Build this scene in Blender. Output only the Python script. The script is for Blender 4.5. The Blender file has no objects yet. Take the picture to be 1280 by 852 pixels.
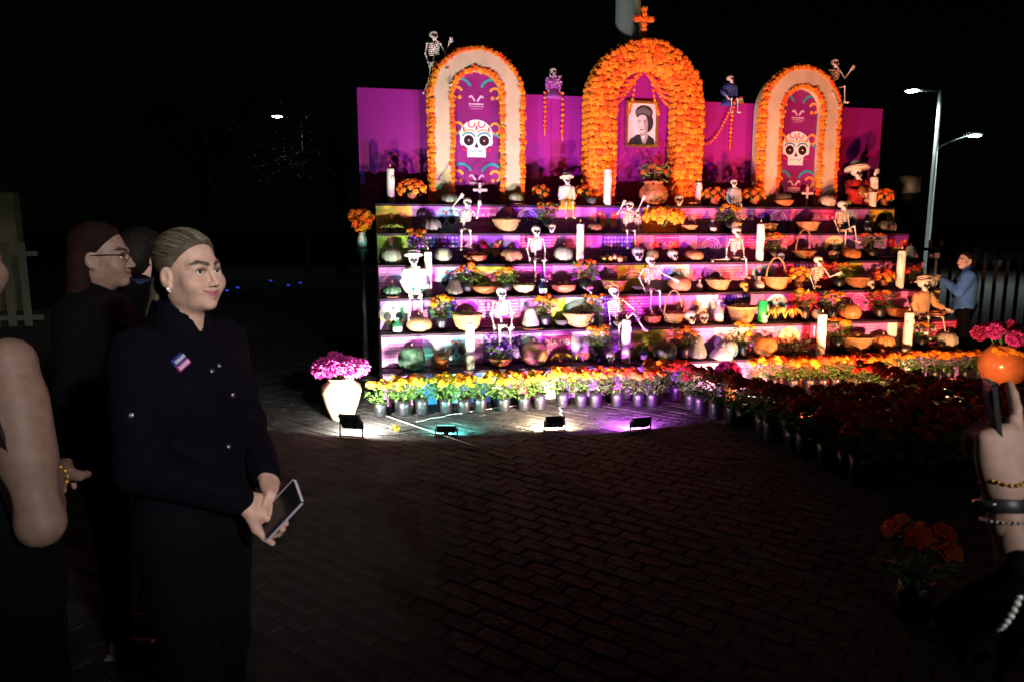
import bpy, math, random
import numpy as np
from mathutils import Vector, Matrix, Euler
random.seed(7); RNG = np.random.default_rng(7)
R = math.radians
scene = bpy.context.scene
COL = scene.collection
# ------------------------------------------------------------------ camera, world, exposure
CAM_F, CAM_PITCH, CAM_H = 882.42, 0.15, 1.70
cam_data = bpy.data.cameras.new('camera'); cam = bpy.data.objects.new('camera', cam_data); COL.objects.link(cam)
cam.location = (0, 0, CAM_H); cam.rotation_euler = (math.pi/2-CAM_PITCH, 0, 0)
cam_data.sensor_width = 36; cam_data.lens = 36*CAM_F/1280; cam_data.clip_start = .02; cam_data.clip_end = 500
cam_data.dof.use_dof = True; cam_data.dof.focus_distance = 4.2; cam_data.dof.aperture_fstop = 5.0
scene.camera = cam
world = bpy.data.worlds.new('World'); scene.world = world; world.use_nodes = True
wn = world.node_tree; wn.nodes.clear()
sky_n = wn.nodes.new('ShaderNodeTexSky'); sky_n.sky_type = 'NISHITA'; sky_n.sun_disc = False
sky_n.sun_elevation = R(14); sky_n.sun_rotation = R(160)
bg_n = wn.nodes.new('ShaderNodeBackground'); bg_n.inputs['Strength'].default_value = 0.00012
wo_n = wn.nodes.new('ShaderNodeOutputWorld')
wn.links.new(sky_n.outputs[0], bg_n.inputs[0]); wn.links.new(bg_n.outputs[0], wo_n.inputs[0])
scene.view_settings.view_transform = 'Standard'; scene.view_settings.look = 'None'
scene.view_settings.exposure = 0; scene.view_settings.gamma = 1
scene.cycles.use_denoising = True; scene.cycles.max_bounces = 6; scene.cycles.sample_clamp_indirect = 4
# the night's one sun lamp: faint moonlight from behind the viewer
sun_d = bpy.data.lights.new('moon', 'SUN'); sun_d.energy = 0.012; sun_d.angle = R(0.5); sun_d.color = (.9, .93, 1)
sun = bpy.data.objects.new('moon', sun_d); COL.objects.link(sun); sun.rotation_euler = (R(62), 0, R(20))

# ------------------------------------------------------------------ place and pixel helpers
AZ, AO = 0.2066, (-1.2725, 6.8281)           # the altar's turn and its front left foot
RISE, TREAD, ALTAR_W, WALL_V = 0.3407, 0.2987, 6.895, 2.05
CA, SA = math.cos(AZ), math.sin(AZ)
def A(u, v, z): return Vector((AO[0]+u*CA-v*SA, AO[1]+u*SA+v*CA, z))
def fwd(P): return P[1]*math.cos(CAM_PITCH)-(P[2]-CAM_H)*math.sin(CAM_PITCH)
def mpp(P): return fwd(P)/CAM_F              # metres per photo pixel at a point
def u_px(px, v, z):
    k = (px-640)/CAM_F; P0 = A(0, v, z); P1 = A(1, v, z)
    f0, f1 = fwd(P0), fwd(P1)
    return (P0.x-k*f0)/(k*(f1-f0)-(P1.x-P0.x))
def ray(px, py):
    x = (px-640)/CAM_F; u = -(py-426)/CAM_F; c, s = math.cos(CAM_PITCH), math.sin(CAM_PITCH)
    return Vector((x, c+s*u, -s+c*u))
def ground(px, py):
    d = ray(px, py); return d*(-CAM_H/d.z)+Vector((0, 0, CAM_H))
def at(px, py, d):
    r = ray(px, py); return r*(d/r.y)+Vector((0, 0, CAM_H))
def z_py(py, P): return at(640, py, P[1]).z if False else CAM_H+P[1]*math.tan(math.atan2(-(py-426), CAM_F)-CAM_PITCH)
def tz(k): return (k+1)*RISE+.004

# ------------------------------------------------------------------ materials
MATS = {}
def mat(name, col, rough=.6, metal=0., var=.18, scale=8., bump=0., bscale=40., rand=0., emit=None, estr=0., spec=.5, trans=0., sss=0., coat=0., attr=None):
    if name in MATS: return MATS[name]
    m = bpy.data.materials.new(name); m.use_nodes = True; MATS[name] = m
    nt = m.node_tree; b = nt.nodes['Principled BSDF']; L = nt.links
    b.inputs['Roughness'].default_value = rough; b.inputs['Metallic'].default_value = metal
    b.inputs['Specular IOR Level'].default_value = spec
    b.inputs['Base Color'].default_value = (*col, 1)
    if trans: b.inputs['Transmission Weight'].default_value = trans
    if sss: b.inputs['Subsurface Weight'].default_value = sss; b.inputs['Subsurface Radius'].default_value = (.02, .008, .004)
    if coat: b.inputs['Coat Weight'].default_value = coat
    if emit: b.inputs['Emission Color'].default_value = (*emit, 1); b.inputs['Emission Strength'].default_value = estr
    tc = nt.nodes.new('ShaderNodeTexCoord')
    src = None
    if attr:
        a = nt.nodes.new('ShaderNodeAttribute'); a.attribute_name = attr; src = a.outputs['Color']
    if var:
        n = nt.nodes.new('ShaderNodeTexNoise'); n.inputs['Scale'].default_value = scale; n.inputs['Detail'].default_value = 5
        L.new(tc.outputs['Object'], n.inputs['Vector'])
        mr = nt.nodes.new('ShaderNodeMapRange'); mr.inputs['From Min'].default_value = .3; mr.inputs['From Max'].default_value = .7
        mr.inputs['To Min'].default_value = 1-var; mr.inputs['To Max'].default_value = 1+var
        L.new(n.outputs['Fac'], mr.inputs['Value'])
        h = nt.nodes.new('ShaderNodeHueSaturation'); h.inputs['Color'].default_value = (*col, 1)
        if src: L.new(src, h.inputs['Color'])
        L.new(mr.outputs[0], h.inputs['Value'])
        if rand:
            oi = nt.nodes.new('ShaderNodeObjectInfo'); m2 = nt.nodes.new('ShaderNodeMapRange')
            m2.inputs['To Min'].default_value = .5-rand; m2.inputs['To Max'].default_value = .5+rand
            L.new(oi.outputs['Random'], m2.inputs['Value']); L.new(m2.outputs[0], h.inputs['Hue'])
        L.new(h.outputs[0], b.inputs['Base Color'])
    elif src: L.new(src, b.inputs['Base Color'])
    if bump:
        n2 = nt.nodes.new('ShaderNodeTexNoise'); n2.inputs['Scale'].default_value = bscale; n2.inputs['Detail'].default_value = 4
        L.new(tc.outputs['Object'], n2.inputs['Vector'])
        bp = nt.nodes.new('ShaderNodeBump'); bp.inputs['Strength'].default_value = bump; bp.inputs['Distance'].default_value = .01
        L.new(n2.outputs['Fac'], bp.inputs['Height']); L.new(bp.outputs[0], b.inputs['Normal'])
    return m
def woven(name, col):
    if name in MATS: return MATS[name]
    m = mat(name, col, .75, var=.25, scale=20)
    nt = m.node_tree; L = nt.links; b = nt.nodes['Principled BSDF']
    tc = nt.nodes.new('ShaderNodeTexCoord'); w = nt.nodes.new('ShaderNodeTexWave'); w.bands_direction = 'Z'; w.inputs['Scale'].default_value = 14
    w.inputs['Distortion'].default_value = 1.5
    L.new(tc.outputs['Object'], w.inputs['Vector'])
    bp = nt.nodes.new('ShaderNodeBump'); bp.inputs['Strength'].default_value = .7; bp.inputs['Distance'].default_value = .02
    L.new(w.outputs['Fac'], bp.inputs['Height']); L.new(bp.outputs[0], b.inputs['Normal'])
    return m

# ------------------------------------------------------------------ mesh builder
class MB:
    def __init__(s): s.V = []; s.Fc = []; s.M = []
    def add(s, vs, fs, mi=0, mx=None):
        o = len(s.V)
        s.V += [tuple(mx @ Vector(v)) for v in vs] if mx is not None else [tuple(v) for v in vs]
        s.Fc += [tuple(i+o for i in f) for f in fs]; s.M += [mi]*len(fs); return s
    def box(s, c, d, mi=0, mx=None, taper=1., bev=0.):
        x, y, z = d[0]/2, d[1]/2, d[2]/2; t = taper
        if bev:
            vs = []; b = min(bev, x*.9, y*.9)
            for zz, q, inn in ((-z, 1, b), (-z+b, 1, 0), (z-b, t, 0), (z, t, b)):
                X, Y = x*q-inn, y*q-inn
                for a, e in ((X-b, -Y), (X, -Y+b), (X, Y-b), (X-b, Y), (-X+b, Y), (-X, Y-b), (-X, -Y+b), (-X+b, -Y)): vs.append((c[0]+a, c[1]+e, c[2]+zz))
            fs = [tuple(range(7, -1, -1)), tuple(range(24, 32))]
            for k in range(3):
                for i in range(8): j = (i+1) % 8; fs.append((k*8+i, k*8+j, k*8+8+j, k*8+8+i))
            return s.add(vs, fs, mi, mx)
        vs = [(c[0]+a*x*(t if e > 0 else 1), c[1]+b*y*(t if e > 0 else 1), c[2]+e*z) for e in (-1, 1) for a, b in ((-1, -1), (1, -1), (1, 1), (-1, 1))]
        return s.add(vs, [(3, 2, 1, 0), (4, 5, 6, 7), (0, 1, 5, 4), (1, 2, 6, 5), (2, 3, 7, 6), (3, 0, 4, 7)], mi, mx)
    def lathe(s, prof, n=20, c=(0, 0, 0), mi=0, mx=None, rib=0, ribd=0., sy=1., close=False):
        vs = []; fs = []
        for r, z in prof:
            for i in range(n):
                a = 2*math.pi*i/n; q = r*(1-ribd*(abs(math.cos(rib*a/2))**6)) if rib else r
                vs.append((c[0]+q*math.cos(a), c[1]+q*math.sin(a)*sy, c[2]+z))
        m = len(prof)
        for k in range(m-1):
            for i in range(n): j = (i+1) % n; fs.append((k*n+i, k*n+j, (k+1)*n+j, (k+1)*n+i))
        if prof[0][0] > 1e-5: fs.append(tuple(range(n-1, -1, -1)))
        if prof[-1][0] > 1e-5 and not close: fs.append(tuple((m-1)*n+i for i in range(n)))
        return s.add(vs, fs, mi, mx)
    def tube(s, path, rad, n=6, mi=0, mx=None, cap=True):
        P = [Vector(p) for p in path]; k = len(P)
        rad = [rad]*k if not hasattr(rad, '__len__') else list(rad)
        vs = []; fs = []; up = Vector((.3, .2, 1)).normalized()
        for i in range(k):
            t = (P[min(i+1, k-1)]-P[max(i-1, 0)]).normalized()
            a = t.cross(up)
            if a.length < .1: a = t.cross(Vector((1, 0, 0)))
            a.normalize(); b = t.cross(a)
            if i and False: pass
            for j in range(n):
                g = 2*math.pi*j/n; vs.append(P[i]+(a*math.cos(g)+b*math.sin(g))*rad[i])
        for i in range(k-1):
            for j in range(n): q = (j+1) % n; fs.append((i*n+q, i*n+j, (i+1)*n+j, (i+1)*n+q))
        if cap: fs.append(tuple(range(n))); fs.append(tuple((k-1)*n+j for j in range(n-1, -1, -1)))
        return s.add(vs, fs, mi, mx)
    def ball(s, c, r, nu=8, nv=5, mi=0, mx=None):
        r = (r, r, r) if not hasattr(r, '__len__') else r
        vs = [(c[0], c[1], c[2]-r[2])]
        for k in range(1, nv):
            p = math.pi*k/nv
            for i in range(nu): a = 2*math.pi*i/nu; vs.append((c[0]+r[0]*math.sin(p)*math.cos(a), c[1]+r[1]*math.sin(p)*math.sin(a), c[2]-r[2]*math.cos(p)))
        vs.append((c[0], c[1], c[2]+r[2])); e = len(vs)-1; fs = []
        for i in range(nu):
            j = (i+1) % nu; fs.append((0, 1+j, 1+i)); fs.append((e, e-nu+i, e-nu+j))
            for k in range(nv-2): fs.append((1+k*nu+i, 1+k*nu+j, 1+(k+1)*nu+j, 1+(k+1)*nu+i))
        return s.add(vs, fs, mi, mx)
    # flat print shapes on the XZ plane, facing -Y, layer lifts them off the board
    def poly(s, pts, mi=0, layer=1):
        y = -.0012*layer; return s.add([(p[0], y, p[1]) for p in pts], [tuple(range(len(pts)))], mi)
    def disc(s, cx, cz, rx, rz=None, mi=0, layer=1, n=20, a0=0., a1=2*math.pi):
        rz = rx if rz is None else rz
        full = abs(a1-a0) > 6.28
        return s.poly([(cx+rx*math.cos(a0+(a1-a0)*i/(n if full else n-1)), cz+rz*math.sin(a0+(a1-a0)*i/(n if full else n-1))) for i in range(n)], mi, layer)
    def arc(s, cx, cz, r0, r1, a0, a1, mi=0, layer=1, n=14, r0b=None):
        y = -.0012*layer; vs = []
        for i in range(n):
            t = i/(n-1); a = a0+(a1-a0)*t; q0 = r0 if r0b is None else r0+(r0b-r0)*t
            w = (r1-r0)*(1-.0*t); vs += [(cx+q0*math.cos(a), y, cz+q0*math.sin(a)), (cx+(q0+w)*math.cos(a), y, cz+(q0+w)*math.sin(a))]
        return s.add(vs, [(2*i, 2*i+1, 2*i+3, 2*i+2) if a1 > a0 else (2*i+2, 2*i+3, 2*i+1, 2*i) for i in range(n-1)], mi)
    def rect(s, x0, z0, x1, z1, mi=0, layer=1): return s.poly([(x0, z0), (x1, z0), (x1, z1), (x0, z1)], mi, layer)
    def mesh(s, name, mats, smooth=True):
        me = bpy.data.meshes.new(name); me.from_pydata(s.V, [], s.Fc)
        for m in (mats if isinstance(mats, (list, tuple)) else [mats]): me.materials.append(m)
        if any(s.M): me.polygons.foreach_set('material_index', s.M)
        if smooth: me.polygons.foreach_set('use_smooth', [True]*len(me.polygons))
        me.update(); return me
def put(name, me, parent=None, loc=(0, 0, 0), rot=(0, 0, 0), scale=1., mx=None):
    o = bpy.data.objects.new(name, me); COL.objects.link(o); o.parent = parent
    if mx is not None: o.matrix_local = mx
    else:
        o.location = loc; o.rotation_euler = rot; o.scale = (scale,)*3 if not hasattr(scale, '__len__') else scale
    return o
def build(name, mb, mats, parent=None, smooth=True, **k): return put(name, mb.mesh(name, mats, smooth), parent, **k)
def tag(o, label, cat, group=None):
    o['label'] = label; o['category'] = cat
    if group: o['group'] = group
    return o
def thing(name, label, cat, loc=(0, 0, 0), rz=0., group=None, scale=1.):
    o = put(name, None, None, loc, (0, 0, rz), scale); o.empty_display_size = .1
    return tag(o, label, cat, group)
def struct(o): o['kind'] = 'structure'; return o
def stuff(o): o['kind'] = 'stuff'; return o
def sharp(me, deg=35):
    try: me.set_sharp_from_angle(angle=R(deg))
    except Exception: pass
    return me
def text_mesh(body, size):
    cu = bpy.data.curves.new('lettering', 'FONT'); cu.body = body; cu.size = size; cu.align_x = 'CENTER'; cu.align_y = 'CENTER'; cu.resolution_u = 2
    o = bpy.data.objects.new('lettering', cu); COL.objects.link(o)
    dg = bpy.context.evaluated_depsgraph_get(); me = bpy.data.meshes.new_from_object(o.evaluated_get(dg))
    bpy.data.objects.remove(o); bpy.data.curves.remove(cu)
    me.transform(Matrix.Rotation(math.pi/2, 4, 'X')); return me

# ------------------------------------------------------------------ signed-distance modelling (people, skulls)
def smin(a, b, k):
    if k <= 0: return np.minimum(a, b)
    h = np.clip(k-np.abs(a-b), 0, None)/k; return np.minimum(a, b)-h*h*k*.25
def E(c, r, rot=None):
    c = np.array(c, np.float32); r = np.array(r, np.float32); M = None if rot is None else np.array(Euler(rot).to_matrix().transposed(), np.float32)
    def f(P):
        q = P-c
        if M is not None: q = q @ M.T
        k0 = np.linalg.norm(q/r, axis=-1); k1 = np.linalg.norm(q/(r*r), axis=-1)+1e-9
        return k0*(k0-1)/k1
    return f
def C(a, b, r1, r2=None):
    a = np.array(a, np.float32); b = np.array(b, np.float32); r2 = r1 if r2 is None else r2; ab = b-a; L2 = float(ab @ ab)+1e-12
    def f(P):
        q = P-a; t = np.clip(q @ ab/L2, 0, 1); return np.linalg.norm(q-t[..., None]*ab, axis=-1)-(r1+(r2-r1)*t)
    return f
def PL(n, d):
    n = np.array(n, np.float32); n = n/np.linalg.norm(n)
    return lambda P: P @ n-d
def ev(ops, P):
    D = None
    for s, k, f in ops:
        d = f(P)
        if D is None: D = d
        elif s == '+': D = smin(D, d, k)
        elif s == '-': D = -smin(-D, d, k)
        elif s == '&': D = -smin(-D, -d, k)
        elif s == 'd': D = D+d
    return D
def nets(ops, lo, hi, h):
    ax = [np.arange(lo[i], hi[i]+h, h, dtype=np.float32) for i in range(3)]
    D = np.empty([len(a) for a in ax], np.float32)
    G = np.stack(np.meshgrid(ax[1], ax[2], indexing='ij'), -1)
    st = max(1, int(250000/(G.shape[0]*G.shape[1])))
    for i in range(0, len(ax[0]), st):
        xs = ax[0][i:i+st]; P = np.empty((len(xs),)+G.shape[:2]+(3,), np.float32); P[..., 0] = xs[:, None, None]; P[..., 1:] = G
        D[i:i+st] = ev(ops, P)
    S = D < 0; n = [d-1 for d in D.shape]
    sl = lambda A_, o: A_[o[0]:o[0]+n[0], o[1]:o[1]+n[1], o[2]:o[2]+n[2]]
    cnt = sum(sl(S, (i, j, k)).astype(np.int8) for i in (0, 1) for j in (0, 1) for k in (0, 1))
    act = (cnt > 0) & (cnt < 8); cells = np.argwhere(act); idx = -np.ones(n, np.int64); idx[act] = np.arange(len(cells))
    acc = np.zeros((len(cells), 3)); num = np.zeros(len(cells))
    corner = lambda o: D[cells[:, 0]+o[0], cells[:, 1]+o[1], cells[:, 2]+o[2]]
    for a in range(3):
        for p in (0, 1):
            for q in (0, 1):
                o0 = [0, 0, 0]; o0[(a+1) % 3] = p; o0[(a+2) % 3] = q; o1 = list(o0); o1[a] = 1
                d0, d1 = corner(o0), corner(o1); x = (d0 < 0) != (d1 < 0)
                t = np.where(x, d0/(d0-d1+1e-12), 0); pos = np.tile(np.array(o0, float), (len(cells), 1)); pos[:, a] += t
                acc[x] += pos[x]; num[x] += 1
    V = np.array(lo)+h*(cells+acc/num[:, None]); Fq = []
    for a in range(3):
        b, c = (a+1) % 3, (a+2) % 3
        s0 = [slice(None)]*3; s1 = [slice(None)]*3; s0[a] = slice(0, -1); s1[a] = slice(1, None)
        e = np.argwhere(S[tuple(s0)] != S[tuple(s1)])
        e = e[(e[:, b] > 0) & (e[:, c] > 0) & (e[:, b] < n[b]) & (e[:, c] < n[c])]
        if not len(e): continue
        inside = S[e[:, 0], e[:, 1], e[:, 2]]
        def cell(db, dc):
            g = e.copy(); g[:, b] -= db; g[:, c] -= dc; return idx[g[:, 0], g[:, 1], g[:, 2]]
        q = np.stack([cell(1, 1), cell(0, 1), cell(0, 0), cell(1, 0)], 1)
        q[~inside] = q[~inside][:, ::-1]; Fq.append(q)
    return V, np.concatenate(Fq)
def np_mesh(name, V, Fq, mats, cols=None, mi=None):
    me = bpy.data.meshes.new(name); me.vertices.add(len(V)); me.vertices.foreach_set('co', np.asarray(V, np.float32).ravel())
    nl = Fq.size; me.loops.add(nl); me.loops.foreach_set('vertex_index', Fq.ravel().astype(np.int32))
    me.polygons.add(len(Fq)); me.polygons.foreach_set('loop_start', np.arange(0, nl, 4, dtype=np.int32)); me.polygons.foreach_set('loop_total', np.full(len(Fq), 4, np.int32))
    for m in (mats if isinstance(mats, (list, tuple)) else [mats]): me.materials.append(m)
    if mi is not None: me.polygons.foreach_set('material_index', np.asarray(mi, np.int32))
    me.polygons.foreach_set('use_smooth', np.ones(len(Fq), bool)); me.update(calc_edges=True)
    if cols is not None:
        ca = me.color_attributes.new('tint', 'FLOAT_COLOR', 'POINT'); ca.data.foreach_set('color', np.c_[cols, np.ones(len(cols))].astype(np.float32).ravel())
    return me
def join_np(parts):
    V = []; Fq = []; o = 0
    for v, f in parts: V.append(v); Fq.append(f+o); o += len(v)
    return np.concatenate(V), np.concatenate(Fq)
def xf(V, M): M = np.array(M); return V @ M[:3, :3].T+M[:3, 3]
# ------------------------------------------------------------------ ground and paving
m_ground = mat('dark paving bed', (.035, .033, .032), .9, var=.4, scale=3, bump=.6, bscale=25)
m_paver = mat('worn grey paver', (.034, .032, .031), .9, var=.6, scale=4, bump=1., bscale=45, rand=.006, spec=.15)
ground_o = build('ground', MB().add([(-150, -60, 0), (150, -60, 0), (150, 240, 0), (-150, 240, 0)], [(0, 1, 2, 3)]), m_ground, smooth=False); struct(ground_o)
PV_A = R(-37); PL_, PW_ = .2, .105
pv_rng = random.Random(3)
def paver_mb(mb, mx, jit):
    l, w = PL_/2-.0018, PW_/2-.0018; b = .005; h = .011
    vs = []
    for z, s in ((0.001, 0), (h-.005, 0), (h, b)):
        for a, c in ((-1, -1), (1, -1), (1, 1), (-1, 1)): vs.append((a*(l-s), c*(w-s), z+(jit[(a > 0)*2+(c > 0)] if z > .005 else 0)))
    fs = [(8, 9, 10, 11)]
    for k in (0, 4):
        for i in range(4): j = (i+1) % 4; fs.append((k+i, k+j, k+4+j, k+4+i))
    mb.add(vs, fs, 0, mx)
paver_meshes = []
for i in range(10):
    mb = MB(); paver_mb(mb, Matrix.Identity(4), [pv_rng.uniform(-.003, .004) for _ in range(4)]); paver_meshes.append(mb.mesh('paver', m_paver, False))
slots = []
for i in range(-105, 105):
    for j in range(-150, 150):
        x0, y0 = (i+.5*(j % 2))*PL_, j*PW_
        x = x0*math.cos(PV_A)-y0*math.sin(PV_A); y = x0*math.sin(PV_A)+y0*math.cos(PV_A)+6
        if not (1.2 < y < 12 and -5 < x < 9): continue
        f = fwd((x, y, 0)); px = 640+CAM_F*x/f; py = 426+CAM_F*(y*math.sin(CAM_PITCH)*-1+CAM_H*math.cos(CAM_PITCH))/f
        if px < -150 or px > 1430: continue
        vis = 330 < px < 1230 and py < 850
        slots.append((-(1/(f*f)) if vis else 1, x, y))
slots.sort(); rest = MB()
for n, (key, x, y) in enumerate(slots):
    mx = Matrix.Translation((x, y, .002+pv_rng.uniform(0, .003))) @ Matrix.Rotation(PV_A+pv_rng.uniform(-.012, .012), 4, 'Z')
    if n < 300: put('paver', paver_meshes[n % 10], ground_o, mx=mx)
    else: paver_mb(rest, mx, [pv_rng.uniform(-.003, .004) for _ in range(4)])
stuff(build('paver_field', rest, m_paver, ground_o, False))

# ------------------------------------------------------------------ altar body
COLS = dict(pink=(.6, .16, .5), magenta=(.55, .035, .3), lilac=(.45, .2, .62), purple=(.17, .035, .42), olive=(.38, .36, .02), yellow=(.85, .5, .07),
            green=(.28, .5, .04), red=(.6, .02, .1), pale=(.68, .33, .6), white=(.8, .8, .78), blue=(.03, .12, .5))
def pm(c): return mat('print '+c, COLS[c], .45, var=.1, scale=5)
m_board = mat('dark plum board', (.035, .012, .035), .6, var=.2)
m_wall = mat('magenta backdrop', (.27, .004, .215), .55, var=.06, scale=1.2)
m_ink = mat('ink black', (.012, .01, .014), .5, var=0)
m_white = mat('print pale', (.8, .78, .78), .5, var=.05)
m_sky = mat('print sky blue', (.35, .55, .75), .5, var=.05)
m_cream = mat('print cream', (.82, .72, .42), .5, var=.05)
m_orange = mat('print orange', (.85, .33, .04), .5, var=.05)
m_teal = mat('print teal', (.02, .32, .33), .5, var=.05)
m_redp = mat('print scarlet', (.7, .04, .05), .5, var=.05)
m_gold = mat('gilt', (.65, .38, .09), .3, .8, var=.2, scale=20)
altar = thing('tiered_altar', 'tall six step altar clad in pink and purple printed panels', 'altar', A(0, 0, 0), AZ)
DZ = 0.02
for k in range(6):
    d = (TREAD if k < 5 else WALL_V-5*TREAD)
    mb = MB().box((ALTAR_W/2, k*TREAD+.01, (k+.5)*RISE-.012), (ALTAR_W, .02, RISE-.024)); build('riser', mb, m_board, altar, False)
    mb = MB().box((ALTAR_W/2, k*TREAD+d/2-.004, (k+1)*RISE-.008), (ALTAR_W+.012, d+.012, .022), bev=.004); build('tread', mb, m_board, altar, False)
side = MB()
for s, x in ((0, .011), (1, ALTAR_W-.011)):
    mb = MB()
    for k in range(6): mb.box((x, (k*TREAD+.03+WALL_V)/2, (k+.5)*RISE-.01), (.018, WALL_V-k*TREAD-.06, RISE-.03))
    build('side_panel', mb, m_board, altar, False)
WALL_L, WALL_R, WALL_T = -.17, 7.055, 3.436
nw = 6
for i in range(nw):
    a, b = WALL_L+(WALL_R-WALL_L)*i/nw, WALL_L+(WALL_R-WALL_L)*(i+1)/nw
    build('back_panel', MB().box(((a+b)/2, WALL_V+.025, (2.02+WALL_T)/2), (b-a-.003, .05, WALL_T-2.02), bev=.003), m_wall, altar, False)
build('back_support', MB().box((ALTAR_W/2, WALL_V+.03, 1.0), (ALTAR_W-.06, .04, 1.98)), m_board, altar, False)

# printed fronts
def d_skull(w, h, fill):
    mb = MB(); s = h*.5; fl = m_sky if fill == 'blue' else m_cream
    mb.disc(0, .06*h, s*.98, s*.86, 0, 2, 28); mb.rect(-s*.5, -h*.5+.004, s*.5, -s*.3, 0, 2.01)
    for q in (-1, 1): mb.disc(q*s*.4, -.02*h, s*.28, s*.3, 1, 4, 18); mb.arc(q*s*.4, -.02*h, s*.33, s*.39, .3, 2.8, 2, 3.5); mb.disc(q*s*.3, s*.6, s*.1, s*.06, 3, 3.5, 10)
    mb.poly([(-s*.11, -s*.44), (s*.11, -s*.44), (0, -s*.2)], 1, 4)
    mb.arc(0, s*.85, s*.22, s*.3, -2.6, -.5, 2, 3.6); mb.disc(0, s*.5, s*.1, s*.13, 3, 3.7, 10)
    for i in range(-3, 4): mb.rect(i*s*.13-.002, -s*.82, i*s*.13+.002, -s*.62, 1, 4.2)
    mb.arc(0, -s*.3, s*.32, s*.36, 3.5, 5.9, 4, 3.6)
    return mb, [fl, m_ink, m_teal, m_redp, m_sky]
def d_ring(w, h, _):
    mb = MB(); r = min(w, h)*.42
    for q in (1, .72, .4): mb.arc(0, 0, r*q*.93, r*q, 0, 6.283, 0, 2, 24)
    mb.disc(0, 0, r*.16, None, 0, 2, 10)
    for i in range(10):
        a = i*.628; mb.disc(r*.85*math.cos(a), r*.85*math.sin(a), r*.05, None, 0, 2, 6)
    for q in (-1, 1): mb.rect(-w*.46, q*h*.45-.003, w*.46, q*h*.45+.003, 0, 2)
    return mb, [mat('print lilac line', (.55, .35, .75), .5, var=.05)]
def d_lace(w, h, _):
    mb = MB(); n = max(4, int(w/.045))
    for j in range(6):
        z = h*(.42-.155*j)
        for i in range(n):
            x = (i+.5-n/2)*w*.94/n; q = w*.94/n*.32*(1 if (i+j) % 2 else .55)
            if j % 2: mb.rect(x-q, z-.008, x+q, z+.008, 0, 2)
            else: mb.disc(x, z, q, .011, 0, 2, 8)
    return mb, [mat('print lace', (.62, .42, .8), .5, var=.05)]
def d_brick(w, h, _):
    mb = MB()
    for j in range(9):
        z = h*(.44-.11*j); x = -w*.47+(j % 2)*.02
        while x < w*.45: mb.rect(x, z-.0035, min(x+.05, w*.47), z+.0035, 0, 2); x += .062
    return mb, [mat('print rose line', (.78, .42, .68), .5, var=.05)]
def d_fly(w, h, _):
    mb = MB(); s = min(w, h)*.5
    for q in (-1, 1):
        mb.poly([(q*s*.06, 0), (q*s*.25, s*.55), (q*s*.8, s*.75), (q*s*.98, s*.45), (q*s*.7, s*.05)], 0, 2)
        mb.poly([(q*s*.06, -.002), (q*s*.7, -.002), (q*s*.75, -s*.4), (q*s*.4, -s*.7), (q*s*.1, -s*.3)], 1, 2)
        mb.disc(q*s*.72, s*.5, s*.1, None, 2, 3, 8); mb.disc(q*s*.45, -s*.3, s*.1, None, 2, 3, 8); mb.arc(q*s*.4, s*.2, s*.2, s*.25, .5, 2.4, 3, 3)
    mb.disc(0, 0, s*.07, s*.5, 3, 4, 10)
    return mb, [m_redp, m_orange, m_cream, m_teal]
def d_moon(w, h, _):
    mb = MB(); r = h*.46; mb.disc(0, 0, r, None, 0, 2, 28); mb.disc(r*.45, -r*.05, r*.33, None, 1, 3, 16); mb.disc(r*.5, -r*.08, r*.2, None, 0, 4, 12)
    mb.disc(-r*.3, r*.25, r*.2, r*.12, 1, 3, 10)
    return mb, [m_cream, mat('print tan', (.5, .38, .15), .5, var=.05)]
def d_arch(w, h, _):
    mb = MB()
    for q in (.9, .7, .5): mb.arc(0, -h*.3, w*.5*q*.92, w*.5*q, .15, 3.0, 0, 2, 18)
    return mb, [mat('print olive light', (.62, .58, .16), .5, var=.05)]
def d_stripe(w, h, _):
    mb = MB(); n = 5
    for i in range(n): mb.rect(-w*.5+w*i/n, -h*.48, -w*.5+w*(i+.45)/n, h*.48, i % 2, 2)
    return mb, [m_redp, mat('print rose line', (.78, .42, .68), .5)]
def d_eye(w, h, _):
    mb = MB(); mb.disc(0, 0, min(w, h)*.3, min(w, h)*.38, 0, 2, 16); return mb, [m_ink]
DES = dict(skull=d_skull, skully=d_skull, ring=d_ring, lace=d_lace, brick=d_brick, fly=d_fly, moon=d_moon, arch=d_arch, stripe=d_stripe, eye=d_eye)
DN = dict(skull='skull_print', skully='skull_print', ring='ring_print', lace='lace_print', brick='line_print', fly='butterfly_print', moon='moon_print', arch='arch_print', stripe='stripe_print', eye='eye_print', text='lettering')
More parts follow.
